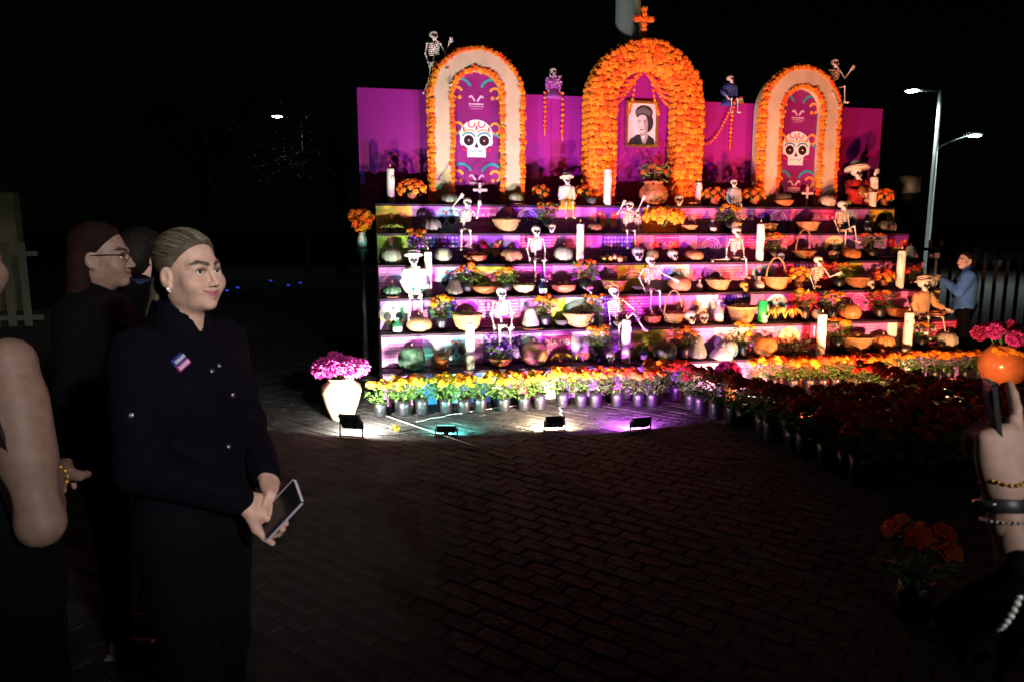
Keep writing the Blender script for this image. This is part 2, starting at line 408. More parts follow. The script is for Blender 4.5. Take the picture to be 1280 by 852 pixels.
PAN = {
 5: [(470, 515, 'yellow', ''), (515, 541, 'lilac', ''), (541, 575, 'lilac', 'skull'), (575, 590, 'lilac', ''), (590, 622, 'magenta', 'text'), (622, 640, 'lilac', ''), (640, 678, 'purple', 'ring'), (678, 712, 'pink', ''), (712, 745, 'pink', ''), (745, 775, 'purple', 'fly'), (775, 803, 'lilac', ''), (803, 846, 'yellow', ''), (846, 900, 'pink', 'brick'), (900, 955, 'lilac', ''), (955, 988, 'purple', 'ring'), (988, 1005, 'pink', ''), (1005, 1043, 'magenta', 'text'), (1043, 1072, 'lilac', 'skull'), (1072, 1086, 'lilac', ''), (1086, 1117, 'yellow', 'eye')],
 4: [(470, 510, 'green', ''), (510, 575, 'purple', 'lace'), (575, 597, 'pink', ''), (597, 629, 'purple', 'fly'), (629, 650, 'lilac', ''), (650, 697, 'magenta', 'brick'), (697, 752, 'pink', ''), (752, 793, 'purple', 'lace'), (793, 817, 'pink', ''), (817, 848, 'magenta', 'text'), (848, 871, 'pink', ''), (871, 906, 'purple', 'ring'), (906, 930, 'pink', ''), (930, 978, 'magenta', 'brick'), (978, 1024, 'pink', ''), (1024, 1060, 'lilac', 'skully'), (1060, 1108, 'lilac', ''), (1108, 1135, 'purple', 'fly')],
 3: [(472, 509, 'pink', 'brick'), (509, 531, 'magenta', ''), (531, 546, 'pink', ''), (546, 580, 'lilac', 'skull'), (580, 594, 'purple', ''), (594, 642, 'olive', 'arch'), (642, 690, 'magenta', 'brick'), (690, 722, 'pink', ''), (722, 771, 'pink', 'brick'), (771, 812, 'olive', 'arch'), (812, 830, 'pale', ''), (830, 861, 'pale', 'skull'), (861, 880, 'pink', ''), (880, 936, 'pink', 'brick'), (936, 970, 'pink', 'skull'), (970, 992, 'magenta', ''), (992, 1020, 'purple', 'lace'), (1020, 1048, 'red', ''), (1048, 1076, 'olive', 'arch'), (1076, 1116, 'pink', 'brick'), (1116, 1155, 'pink', '')],
 2: [(474, 508, 'lilac', 'skully'), (508, 556, 'pink', ''), (556, 570, 'purple', ''), (570, 596, 'pink', ''), (596, 650, 'magenta', 'brick'), (650, 680, 'pink', ''), (680, 707, 'olive', 'arch'), (707, 754, 'pale', ''), (754, 766, 'purple', 'lace'), (766, 812, 'magenta', 'brick'), (812, 870, 'pink', ''), (870, 897, 'pale', ''), (897, 938, 'purple', 'lace'), (938, 954, 'pink', ''), (954, 986, 'purple', 'skull'), (986, 1024, 'red', ''), (1024, 1054, 'pink', ''), (1054, 1090, 'magenta', 'ring'), (1090, 1108, 'red', ''), (1108, 1152, 'pink', 'brick'), (1152, 1177, 'yellow', 'eye')],
 1: [(476, 528, 'pink', 'brick'), (528, 550, 'pale', ''), (550, 590, 'pale', 'skull'), (590, 604, 'pink', ''), (604, 651, 'purple', 'lace'), (651, 677, 'pale', ''), (677, 714, 'magenta', 'text'), (714, 754, 'pale', ''), (754, 790, 'lilac', ''), (790, 832, 'olive', 'arch'), (832, 866, 'pink', ''), (866, 892, 'lilac', 'ring'), (892, 935, 'pale', ''), (935, 968, 'pink', 'brick'), (968, 1003, 'pink', 'moon'), (1003, 1024, 'magenta', 'stripe'), (1024, 1054, 'pink', ''), (1054, 1062, 'olive', ''), (1062, 1078, 'pink', ''), (1078, 1108, 'pink', 'brick'), (1108, 1124, 'pale', ''), (1124, 1152, 'pink', 'skull'), (1152, 1196, 'red', 'brick')],
 0: [(478, 520, 'pink', ''), (520, 545, 'blue', ''), (545, 575, 'white', ''), (575, 612, 'blue', ''), (612, 640, 'pale', ''), (640, 668, 'red', ''), (668, 700, 'pale', ''), (700, 740, 'lilac', ''), (740, 790, 'pink', ''), (790, 850, 'lilac', ''), (850, 920, 'pale', ''), (920, 985, 'pink', ''), (985, 1060, 'red', ''), (1060, 1140, 'pale', ''), (1140, 1214, 'lilac', '')]}
for k, row in PAN.items():
    h = RISE-.036
    for x0, x1, c, des in row:
        zc = (k+.5)*RISE-.006
        u0, u1 = max(.003, u_px(x0, k*TREAD, zc)), min(ALTAR_W-.003, u_px(x1, k*TREAD, zc)); w = u1-u0-.003
        p = build('printed_panel', MB().box((0, .0035, 0), (w, .007, h)), pm(c), altar, False, loc=((u0+u1)/2, k*TREAD-.0075, zc))
        if des == 'text':
            lm = m_white if k == 1 else mat('print rose text', (.8, .4, .55), .5, var=.05)
            for tx, sz, zz in (('DÍA DE', .085, .045), ('MUERTOS', .07, -.05)):
                me = text_mesh(tx, min(sz, w*.27)); me.materials.clear(); me.materials.append(lm); stuff(put('lettering', me, p, (0, -.0025, zz)))
            mb = MB()
            for q in (-1, 1): mb.disc(q*w*.42, .045, .014, None, 0, 2, 8); mb.rect(-w*.46, q*h*.42-.003, w*.46, q*h*.42+.003, 0, 2)
            stuff(build('border_print', mb, lm, p, False))
        elif des:
            mb, ms = DES[des](w, h, 'cream' if des == 'skully' else 'blue'); q = build(DN[des], mb, ms, p, False)
            if des in ('brick', 'lace', 'ring', 'stripe', 'arch'): stuff(q)

# ------------------------------------------------------------------ marigold blossoms
m_mari = mat('marigold orange', (.88, .21, .004), .75, var=.3, scale=30, rand=.022)
m_mariy = mat('marigold yellow', (.9, .37, .006), .75, var=.25, scale=30, rand=.02)
m_marir = mat('marigold rust', (.8, .13, .006), .75, var=.3, scale=30, rand=.02)
m_marid = mat('marigold crimson', (.3, .022, .004), .8, var=.35, scale=30, rand=.015)  # shade over the flower path put into a darker petal colour
m_leaf = mat('marigold leaf', (.07, .16, .025), .6, var=.5, scale=25)
def blossom_mesh(m, seed, n=11, big=1.):
    rg = random.Random(seed); mb = MB(); vs = [(0, 0, -.35)]; rings = ((.55, -.12), (1., .08), (.7, .26), (.84, .36), (.42, .48), (.54, .6), (.16, .62))
    for k, (r, z) in enumerate(rings):
        for i in range(n):
            a = 2*math.pi*(i+.5*(k % 2))/n; q = r*(1+.34*((i % 2)-.5)*(1 if k in (1, 3, 5) else -.5)+rg.uniform(-.12, .12)); vs.append((q*math.cos(a), q*math.sin(a), z+rg.uniform(-.09, .09)+(.07 if (i+k) % 2 else -.07)))
    vs.append((0, 0, .7)); fs = []
    for i in range(n):
        j = (i+1) % n; fs.append((0, 1+j, 1+i)); fs.append((len(vs)-1, 1+6*n+i, 1+6*n+j))
        for k in range(6): fs.append((1+k*n+i, 1+k*n+j, 1+(k+1)*n+j, 1+(k+1)*n+i))
    mb.add(vs, fs); return mb.mesh('blossom', m, False)
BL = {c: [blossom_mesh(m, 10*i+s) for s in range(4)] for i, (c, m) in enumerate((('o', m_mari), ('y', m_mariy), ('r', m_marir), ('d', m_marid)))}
def blossom(parent, loc, r, nrm=None, c='o', mb=None):
    rot = Vector((0, 0, 1)).rotation_difference(Vector(nrm).normalized()).to_matrix().to_4x4() if nrm is not None else Matrix.Identity(4)
    mx = Matrix.Translation(loc) @ rot @ Matrix.Rotation(random.uniform(0, 6.28), 4, 'Z') @ Matrix.Diagonal((r, r, r*random.uniform(.8, 1.05), 1))
    me = random.choice(BL[c])
    if mb is not None: return mb.add([tuple(v.co) for v in me.vertices], [tuple(p.vertices) for p in me.polygons], 0, mx)
    return put('blossom', me, parent, mx=mx)

# ------------------------------------------------------------------ arches
m_foam = mat('cream arch board', (.55, .45, .29), .8, var=.12, scale=4, bump=.1)
m_poster = mat('poster plum', (.22, .01, .15), .5, var=.25, scale=3)
def arch_outline(w, h, n=20):
    r = w/2; pts = [(-r, 0)]; pts += [(-r, (h-r)*i/5) for i in range(1, 5)]
    pts += [(r*math.cos(math.pi*(1-i/n)), h-r+r*math.sin(math.pi*(1-i/n))) for i in range(n+1)]
    pts += [(r, (h-r)*i/5) for i in range(4, 0, -1)]+[(r, 0)]; return pts
def arch_body(w, h, wi, hi, d):
    o, i_ = arch_outline(w, h), arch_outline(wi, hi); mb = MB(); n = len(o)
    vs = [(x, y, z) for y in (0, d) for x, z in o]+[(x, y, z) for y in (0, d) for x, z in i_]
    fs = []
    for k in range(n-1):
        fs += [(k, k+1, 2*n+k+1, 2*n+k), (n+k+1, n+k, 3*n+k, 3*n+k+1), (k+1, k, n+k, n+k+1), (2*n+k, 2*n+k+1, 3*n+k+1, 3*n+k)]
    fs += [(0, 2*n, 3*n, n), (n-1, 2*n-1, 4*n-1, 3*n-1)]
    mb.add(vs, fs); return mb
def along(w, h, step):
    r = w/2; leg = h-r; tot = 2*leg+math.pi*r; n = int(tot/step)
    for i in range(n+1):
        s = tot*i/n
        if s < leg: yield (-r, s), (-1, 0)
        elif s < leg+math.pi*r: a = math.pi-(s-leg)/r; yield (r*math.cos(a), leg+r*math.sin(a)), (math.cos(a), math.sin(a))
        else: yield (r, tot-s), (1, 0)
TOPZ = tz(5)+.006
def arch_params(x0, x1, ytop, v):
    ua, ub = u_px(x0, v, 2.6), u_px(x1, v, 2.6); uc = (ua+ub)/2; return uc, ub-ua, z_py(ytop, A(uc, v, 2.6))-TOPZ
def logo(mb, cx, cz, s):
    for q in (-1, 1):
        mb.poly([(cx+q*s*.1, cz-s*.05), (cx+q*s*.55, cz+s*.55), (cx+q*s*.85, cz+s*.55), (cx+q*s*.2, cz-s*.3)][::q], 0, 5)
        mb.poly([(cx+q*s*.85, cz+s*.55), (cx+q*s*1.05, cz+s*.25), (cx+q*s*.85, cz+s*.2), (cx+q*s*.7, cz+s*.4)][::-q], 0, 5.2)
    for j, (ww, hh, nn) in enumerate(((1.0, .2, 9), (1.0, .1, 14), (.8, .06, 12))):
        z = cz-s*(.55+.3*j)
        for i in range(nn): x = cx+(-1+2*(i+.5)/nn)*ww*s; mb.rect(x-ww*s/nn*.75, z-hh*s*.5, x+ww*s/nn*.75, z+hh*s*.5, 0, 5)
def poster(parent, w, h):
    pts = arch_outline(w, h); p = build('poster', MB().add([(x, 0, z) for x, z in pts]+[(x, .008, z) for x, z in pts], [tuple(range(len(pts)-1, -1, -1))]+[(i, i+1, len(pts)+i+1, len(pts)+i) for i in range(len(pts)-1)]), m_poster, parent, False, loc=(0, .1, 0))
    for f in p.data.polygons[:1]: pass
    mb = MB()
    for q in (-1, 1):
        for cz, s in ((h*.84, 1), (h*.58, 1), (h*.22, 1)):
            a0, a1 = (math.pi*.9, math.pi*-.45) if q > 0 else (math.pi*.1, math.pi*1.45)
            mb.arc(q*w*.38, cz, w*.075, w*.125, min(a0, a1), max(a0, a1), 1, 3, 16); mb.disc(q*w*.33, cz-w*.09, w*.04, None, 1, 3.2, 10)
        for cz in (h*.9, h*.5, h*.27): mb.arc(q*w*.32, cz-w*.12, w*.2, w*.25, 1.57-q*1.1, 1.57+q*1.25 if q > 0 else 1.57+1.1, 2, 2.5, 14) if q > 0 else mb.arc(q*w*.32, cz-w*.12, w*.2, w*.25, .4, 2.67, 2, 2.5, 14)
        for j in range(3): mb.arc(q*w*.1, h*(.66+.03*j), w*.3, w*.312, 3.5, 5.9, 3, 2, 16)
    stuff(build('swirl_print', mb, [m_white, m_orange, m_teal, mat('print indigo', (.09, .03, .3), .5)], p, False))
    mb = MB(); logo(mb, 0, h*.79, w*.15); logo(mb, 0, h*.2, w*.15); stuff(build('logo_print', mb, mat('print logo', (.75, .5, .7), .5), p, False))
    mb = MB(); s = w*.34; cz = h*.5
    mb.disc(0, cz+s*.2, s*.98, s*.9, 0, 4, 28); mb.rect(-s*.55, cz-s*1.05, s*.55, cz-s*.3, 0, 4.1)
    for q in (-1, 1):
        mb.disc(q*s*.84, cz-s*.15, s*.14, s*.25, 0, 4.05, 10)
        mb.disc(q*s*.46, cz-s*.1, s*.3, None, 1, 6, 20); mb.disc(q*s*.46, cz-s*.1, s*.22, None, 5, 7, 16); mb.disc(q*s*.46, cz-s*.1, s*.05, None, 0, 8, 8)
        mb.arc(q*s*.46, cz-s*.1, s*.4, s*.49, .5, 2.6, 2, 6, 12); mb.arc(q*s*.42, cz+s*.08, s*.4, s*.47, .7, 2.5, 4, 6, 12)
        mb.arc(q*s*.3, cz+s*.85, s*.16, s*.23, 2.2, 6.6, 3, 6, 12); mb.arc(q*s*.7, cz-s*.52, s*.12, s*.18, 3.3, 6., 3, 6, 10); mb.arc(q*s*.22, cz-s*.55, s*.16, s*.21, 3.6, 5.9, 2, 6, 10)
        mb.disc(q*s*.75, cz+s*.55, s*.06, s*.14, 3, 6, 8)
    mb.poly([(-s*.13, cz-s*.5), (s*.13, cz-s*.5), (0, cz-s*.2)], 1, 6); mb.disc(0, cz+s*.62, s*.06, s*.15, 3, 6, 8)
    for i in range(-4, 5): mb.rect(i*s*.12-.0025, cz-s*1.0, i*s*.12+.0025, cz-s*.78, 6, 6)
    build('skull_print', mb, [m_white, m_ink, m_teal, m_redp, m_orange, mat('print maroon', (.03, .004, .004), .5), mat('print mint', (.35, .6, .5), .5)], p, False)
AV = 1.74
def side_arch(x0, x1, ytop, xi0, xi1, yti, label):
    uc, w, h = arch_params(x0, x1, ytop, AV); _, wi, hi = arch_params(xi0, xi1, yti, AV)
    w -= .05; h -= .03; d = .24
    t = thing('flower_arch', label, 'arch', A(uc, AV, TOPZ), AZ)
    build('arch_body', arch_body(w, h, wi, hi, d), m_foam, t, False); poster(t, wi+.02, hi+.01)
    for ww, hh, sgn in ((w, h, 1), (wi+.05, hi+.025, -1)):
        for (x, z), (nx, nz) in along(ww, hh, .058):
            for row in (0, 1):
                if row and sgn < 0 and random.random() < .25: continue
                dy = -.008 if row == 0 else .045
                off = -.012 if row == 0 else .02*sgn if sgn > 0 else .012
                blossom(t, (x+nx*off+random.uniform(-.01, .01), dy+random.uniform(-.008, .008), z+nz*off+random.uniform(-.01, .01)), random.uniform(.034, .042), (nx*sgn*(.35+.7*row), -1+.6*row, nz*sgn*(.35+.7*row)+.15), 'o')
    return t
arch_l = side_arch(537, 656, 56, 566, 626, 88, 'cream arch edged with marigolds rising behind the left white cross')
arch_l['label'] = 'cream marigold edged arch under the waving skeleton, skull poster wholly in view'
arch_r = side_arch(949, 1048, 80, 973, 1022, 110, 'cream marigold edged arch beside the sombrero figure, framing a skull poster')
uc, w, h = arch_params(733, 876, 49, AV); _, wi, hi = arch_params(768, 844, 84, AV); w -= .04; h -= .02
arch_c = thing('flower_arch', 'wide arch covered all over with orange marigolds around the framed portrait', 'arch', A(uc, AV-.04, TOPZ), AZ)
build('arch_body', arch_body(w, h, wi, hi, .27), mat('orange arch board', (.5, .15, .02), .9, var=.2), arch_c, False)
pts = arch_outline(wi+.06, hi+.03); build('backing_panel', MB().add([(x, .25, z) for x, z in pts]+[(x, .265, z) for x, z in pts], [tuple(range(len(pts)-1, -1, -1)), tuple(range(len(pts), 2*len(pts)))]), m_wall, arch_c, False)
cnt = 0; fill = MB(); nrow = 6
for q in range(nrow):
    f = (q+.35)/(nrow-.3); ww, hh = wi+(w-wi)*f, hi+(h-hi)*f
    for (x, z), (nx, nz) in along(ww, hh, .073):
        p = (x+random.uniform(-.015, .015), -.012+random.uniform(-.01, .01), z+random.uniform(-.015, .015)); rr = random.uniform(.04, .05); nr = (nx*(f-.5)*.9, -1, nz*(f-.5)*.9+.15)
        if cnt < 300: blossom(arch_c, p, rr, nr); cnt += 1
        else: blossom(None, p, rr, nr, mb=fill)
for ww, hh, sg in ((w, h, 1), (wi, hi, -1)):
    for dy in (.05, .12, .19):
        for (x, z), (nx, nz) in along(ww, hh, .078): blossom(None, (x+nx*.012*sg, dy, z+nz*.012*sg), random.uniform(.036, .046), (nx*sg, -.2, nz*sg), mb=fill)
stuff(build('blossom_cover', fill, m_mari, arch_c, False))
ARC_C = (uc, w, h, wi, hi)
# marigold cross on the crown of the middle arch
t = thing('flower_cross', 'small cross of orange marigolds crowning the middle arch', 'cross', A(u_px(806, AV, 3.9), AV+.06, TOPZ+h+.0), AZ)
cz = z_py(9, A(uc, AV, 4))-TOPZ-h
build('cross_board', MB().box((0, .02, cz/2), (.06, .03, cz)).box((0, .0215, cz*.68), (.22, .03, .06)), MATS['orange arch board'], t, False)
for i in range(7): blossom(t, (0, -.01, .03+i*(cz-.04)/6.), .042, (random.uniform(-.3, .3), -1, .2))
for i in (-2, -1, 1, 2): blossom(t, (i*.05, -.012, cz*.68), .042, (i*.2, -1, .2))
# swags of small blossoms inside the middle arch
for s in (-1, 1):
    t = thing('garland', 'strings of small orange blossoms looping %s the portrait frame' % ('left above' if s < 0 else 'right above'), 'garland', A(uc, AV+.1, TOPZ), AZ)
    if s < 0: t['label'] = 'bead strings swagged from arch crown toward the side of the purple dressed skeleton'
    else: t['label'] = 'bead strings swagged from arch crown toward the side of the blue dressed skeleton'
    cord = MB()
    for j in range(6):
        p0 = Vector((s*.02*j, 0, hi-.03)); p1 = Vector((s*(wi/2-.02), -.02+.012*j, hi-.1-.085*j)) if j < 5 else Vector((s*.2, -.03, hi-.55)); pts = []
        for i in range(11):
            f = i/10; p = p0.lerp(p1, f); p.z -= .09*math.sin(math.pi*f); pts.append(p)
        cord.tube(pts, .003, 4)
        for i in range(1, 11): blossom(t, pts[i], .021, (s*-.2, -1, .1), 'o' if j % 2 else 'r')
    build('cord', cord, MATS['orange arch board'], t)
# framed portrait
m_grey = [mat('portrait grey %d' % i, c, .5, var=.06, scale=20) for i, c in enumerate(((.62, .6, .62), (.55, .53, .53), (.02, .018, .022), (.1, .095, .1), (.3, .28, .29), (.75, .74, .74)))]
uP = u_px(802, 1.9, 2.7); zb, zt_ = z_py(184, A(uP, 1.9, 2.6)), z_py(126, A(uP, 1.9, 2.6)); fw = 43*mpp(A(uP, 1.9, 2.7)); fh = zt_-zb
t = thing('framed_portrait', 'gilt framed black and white portrait of a woman in a dark hat', 'portrait', A(uP, 1.92, zb), AZ)
fr = MB(); b = .035
for c, d in (((0, 0, b/2), (fw, .03, b)), ((0, 0, fh-b/2), (fw, .03, b)), ((-fw/2+b/2, .0, fh/2), (b, .028, fh-2*b)), ((fw/2-b/2, 0, fh/2), (b, .028, fh-2*b))): fr.box(c, d, bev=.006)
build('frame', fr, m_gold, t, False)
ph = build('photograph', MB().box((0, .006, fh/2), (fw-2*b+.004, .008, fh-2*b+.004)), m_grey[0], t, False)
mb = MB(); W_, H_ = fw-2*b, fh-2*b; S = lambda x, z: (x*W_*.5, fh/2+z*H_*.5)
Dd = lambda x, z, rx, rz, mi, ly, n=20: mb.disc(S(x, z)[0], S(x, z)[1], rx*W_*.5, rz*H_*.5, mi, ly, n)
mb.poly([S(-.98, -.98), S(.98, -.98), S(.9, -.72), S(.45, -.5), S(-.35, -.52), S(-.85, -.78)], 2, 1); mb.poly([S(-.1, -.55), S(.5, -.5), S(.3, -.98), S(.1, -.98)], 4, 2)
Dd(.34, .08, .5, .5, 2, 2); mb.poly([S(-.08, -.6), S(.42, -.55), S(.42, -.2), S(-.1, -.2)], 4, 3); Dd(.14, .56, .64, .36, 2, 3.2, 24); Dd(.02, .02, .4, .48, 1, 4, 28); Dd(.3, -.05, .14, .34, 4, 4.4)
mb.poly([S(-.42, .34), S(.0, .46), S(.5, .36), S(.7, .6), S(.1, .86), S(-.46, .66)], 3, 5); mb.poly([S(-.42, .34), S(.0, .46), S(.5, .36), S(.5, .42), S(.0, .53), S(-.43, .42)], 2, 5.5)
for q in (-.19, .18): Dd(q, .1, .075, .026, 2, 6, 10); mb.arc(*S(q, .1), W_*.055, W_*.068, .5, 2.6, 3, 6)
mb.poly([S(-.05, .06), S(.03, .06), S(.06, -.15), S(-.08, -.15)], 0, 5.2); Dd(-.01, -.17, .08, .018, 4, 6.4, 8); Dd(-.01, -.28, .14, .03, 3, 6, 12); mb.poly([S(.0, -.62), S(.25, -.55), S(.1, -.85)], 5, 4)
for f in ph.children: pass
build('portrait_print', mb, m_grey, ph, False, loc=(0, .0015, 0))
# ------------------------------------------------------------------ offerings: kinds
m_clay = mat('terracotta', (.5, .17, .06), .55, var=.2, scale=10, bump=.2)
m_clayd = mat('burnt clay', (.3, .09, .035), .5, var=.25, scale=10, bump=.2)
m_wax = mat('candle wax', (.82, .77, .65), .45, var=.06, sss=.15)
m_wick = mat('wick', (.05, .03, .02), .9, var=0)
m_flame = mat('flame bulb', (.9, .5, .25), .4, var=0, emit=(1, .35, .12), estr=.7)
m_bone = mat('bone', (.72, .66, .55), .55, var=.15, scale=30)
m_boned = mat('eye socket paint', (.02, .018, .02), .7, var=0)
m_wick1 = woven('wicker pale', (.46, .28, .11)); m_wick2 = woven('wicker brown', (.28, .14, .05))
m_plate = mat('clay plate', (.5, .26, .14), .5, var=.1)
m_nursery = mat('black nursery bag', (.006, .006, .0075), .38, var=.3, scale=20, bump=.5, bscale=30)
m_glassd = mat('dark bottle glass', (.02, .03, .07), .1, var=0, spec=.6); m_glassc = mat('clear bottle glass', (.25, .27, .25), .08, var=0, spec=.7)
m_glassg = mat('green bottle glass', (.02, .12, .06), .1, var=0, spec=.6); m_lab = mat('paper label', (.75, .72, .66), .7, var=.05)
m_cap = mat('bottle cap', (.5, .5, .52), .35, .6, var=0)
m_stem = mat('dry stem', (.33, .25, .13), .8, var=.2)
FRUIT = [mat('fruit '+n, c, .4, var=.2) for n, c in (('lime', (.35, .42, .06)), ('tangerine', (.75, .28, .03)), ('guava', (.7, .55, .25)), ('apple', (.45, .04, .03)), ('potato', (.5, .33, .16)))]
m_ban = mat('banana', (.68, .5, .06), .5, var=.25); m_bang = mat('green banana', (.36, .4, .07), .5, var=.25)
m_bread = mat('sweet bread', (.62, .34, .13), .6, var=.2)
PUMP = {n: mat('squash '+n, c, .5, var=v, scale=7, bump=.15, bscale=12) for n, c, v in (('grey', (.19, .2, .165), .35), ('green', (.08, .17, .1), .6), ('white', (.5, .46, .35), .15), ('tan', (.4, .22, .1), .3), ('orange', (.5, .19, .055), .3), ('pale', (.29, .3, .23), .25), ('mint', (.17, .26, .2), .3), ('dark', (.09, .08, .06), .4))}
CACHE = {}
def cached(key, fn):
    if key not in CACHE: CACHE[key] = fn()
    return CACHE[key]
def pumpkin_mb(ribs, flat, ribd=.16):
    pr = [(.02, .06*flat), (.2, .0), (.36, .06*flat), (.47, .25*flat), (.5, .47*flat), (.46, .72*flat), (.34, .92*flat), (.18, .98*flat), (.06, .9*flat), (.005, .88*flat)]
    return MB().lathe(pr, ribs*4, rib=ribs, ribd=ribd)
def k_pumpkin(t, w, h, c='tan', ribs=10, stem=True, plate=False, ribd=.16):
    z0 = 0
    if plate: put('plate', cached('plate', lambda: MB().lathe([(.25, 0), (.3, .005), (.48, .03), (.5, .045), (.46, .04), (.28, .014), (0, .012)], 24).mesh('plate', m_plate)), t, (0, 0, 0), scale=w*1.45); z0 = .03*w
    put('fruit_body', cached(('pump', c, ribs, ribd), lambda: pumpkin_mb(ribs, 1., ribd).mesh('fruit_body', PUMP[c])), t, (0, 0, z0), (0, 0, random.uniform(0, 6)), (w, w, h))
    if stem: put('stem', cached('stem', lambda: MB().tube([(0, 0, 0), (0, 0, .1), (.02, .01, .2), (.06, .02, .28)], [.07, .05, .04, .05], 6).mesh('stem', m_stem)), t, (0, 0, z0+h*.87), (0, 0, random.uniform(0, 6)), w*.9)
def k_gourd(t, w, h, c='grey', plate=False):
    if plate: k = put('plate', cached('plate', lambda: None) or MB().lathe([(.25, 0), (.3, .005), (.48, .03), (.5, .045), (.46, .04), (.28, .014), (0, .012)], 24).mesh('plate', m_plate), t, scale=w*1.6)
    pr = [(.03, .01), (.3, 0), (.45, .07), (.5, .2), (.46, .35), (.36, .55), (.3, .72), (.24, .88), (.14, .96), (.03, .985)]
    put('fruit_body', cached(('gourd', c), lambda: MB().lathe(pr, 32, rib=8, ribd=.07).mesh('fruit_body', PUMP[c])), t, (0, 0, .03*w if plate else 0), (0, 0, random.uniform(0, 6)), (w, w, h))
    put('stem', cached('stem', lambda: MB().tube([(0, 0, 0), (0, 0, .1), (.02, .01, .2), (.06, .02, .28)], [.07, .05, .04, .05], 6).mesh('stem', m_stem)), t, (0, 0, h*.97), (0, 0, 1), w*.5)
def k_candle(t, w, h):
    r = w/2; rg = random.Random(t.name); mb = MB()
    pr = [(r*.96, 0), (r*1.02, h*.1), (r*.97, h*.3), (r*1.03, h*.55), (r*.96, h*.8), (r*1.02, h*.95), (r*.93, h*.985), (r*.6, h*.975), (0.001, h*.965)]
    mb.lathe(pr, 16)
    for i in range(3): a = rg.uniform(3.4, 6.0); z = h*rg.uniform(.75, .95); mb.tube([(r*math.cos(a), r*math.sin(a), z), (r*1.04*math.cos(a), r*1.04*math.sin(a), z-h*rg.uniform(.1, .3))], [.008, .005], 5)
    build('wax_body', mb, m_wax, t); build('wick', MB().tube([(0, 0, h*.96), (0, 0, h+.014)], .003, 5), m_wick, t)
    build('flame', MB().lathe([(.001, 0), (.007, .01), (.005, .022), (.001, .038)], 8, (0, 0, h+.01)), m_flame, t)
def fruit_parts(t, n, rad, z, r, kinds, name='fruit'):
    me = cached('fruitball', lambda: {id(m): MB().lathe([(.05, -.98), (.6, -.8), (.97, -.2), (.95, .3), (.6, .85), (.12, .95), (.02, .86)], 10).mesh('fruit', m) for m in FRUIT+[m_bread]})
    for i in range(n):
        a = i*2.4; q = rad*math.sqrt((i+.5)/n)
        put(name, me[id(random.choice(kinds))], t, (q*math.cos(a), q*math.sin(a), z+random.uniform(0, .4)*r+(rad-q)*.25), (random.uniform(-.7, .7), random.uniform(-.7, .7), 0), r*random.uniform(.85, 1.15))
def k_basket(t, w, h, handle=False, m=None, fill=(4,), n=9, deep=.55):
    m = m or m_wick1; r = w/2
    pr = [(r*.62, 0), (r*.72, h*.12), (r*.86, h*.55), (r*.97, h*.9), (r*1.02, h), (r*.97, h*1.01), (r*.9, h*.88), (r*.7, h*.35), (0.002, h*.3)]
    build('basket_body', MB().lathe(pr, 28, rib=14, ribd=.05), m, t)
    rim = MB()
    for q in (0, 1): rim.tube([(r*1.0*math.cos(i*.2618), r*1.0*math.sin(i*.2618), h+.006*(1 if (i+q) % 2 else -1)) for i in range(25)], r*.05+.002, 5)
    build('rim', rim, m, t)
    if handle: build('handle', MB().tube([(r*.98*math.cos(math.pi*i/14), 0, h+(handle)*math.sin(math.pi*i/14)) for i in range(15)], r*.055+.002, 6), m, t, rot=(0, 0, .25))
    if n: fruit_parts(t, n, r*.72, h*.85, r*.24, [FRUIT[i] for i in fill])
def k_bowl(t, w, h, m=None, fill=(1,), n=7):
    r = w/2; pr = [(r*.45, 0), (r*.5, h*.08), (r*.85, h*.5), (r, h), (r*.95, h), (r*.78, h*.55), (0.002, h*.3)]
    build('bowl_body', MB().lathe(pr, 24), m or m_clay, t)
    if n: fruit_parts(t, n, r*.65, h*.8, r*.24, [FRUIT[i] for i in fill])
def k_bottle(t, w, h, glass=None, paper=True, round_=False):
    r = w/2
    pr = [(r*.9, 0), (r, h*.03), (r, h*.5), (r*.9, h*.6), (r*.35, h*.72), (r*.32, h*.92), (r*.4, h*.93)] if not round_ else [(r*.7, 0), (r, h*.2), (r, h*.42), (r*.7, h*.6), (r*.3, h*.68), (r*.3, h*.92), (r*.36, h*.93)]
    build('glass_body', MB().lathe(pr, 18), glass or m_glassd, t)
    build('cap', MB().lathe([(r*.4, 0), (r*.42, .01), (r*.38, h*.08)], 12, (0, 0, h*.925)), m_cap, t)
    if paper: build('paper_label', MB().add([(r*1.015*math.cos(a), r*1.015*math.sin(a), z) for z in (h*.12, h*.42) for a in [R(215+i*11) for i in range(11)]], [(i, i+1, 12+i, 11+i) for i in range(10)]), m_lab, t)
LEAFMESH = {}
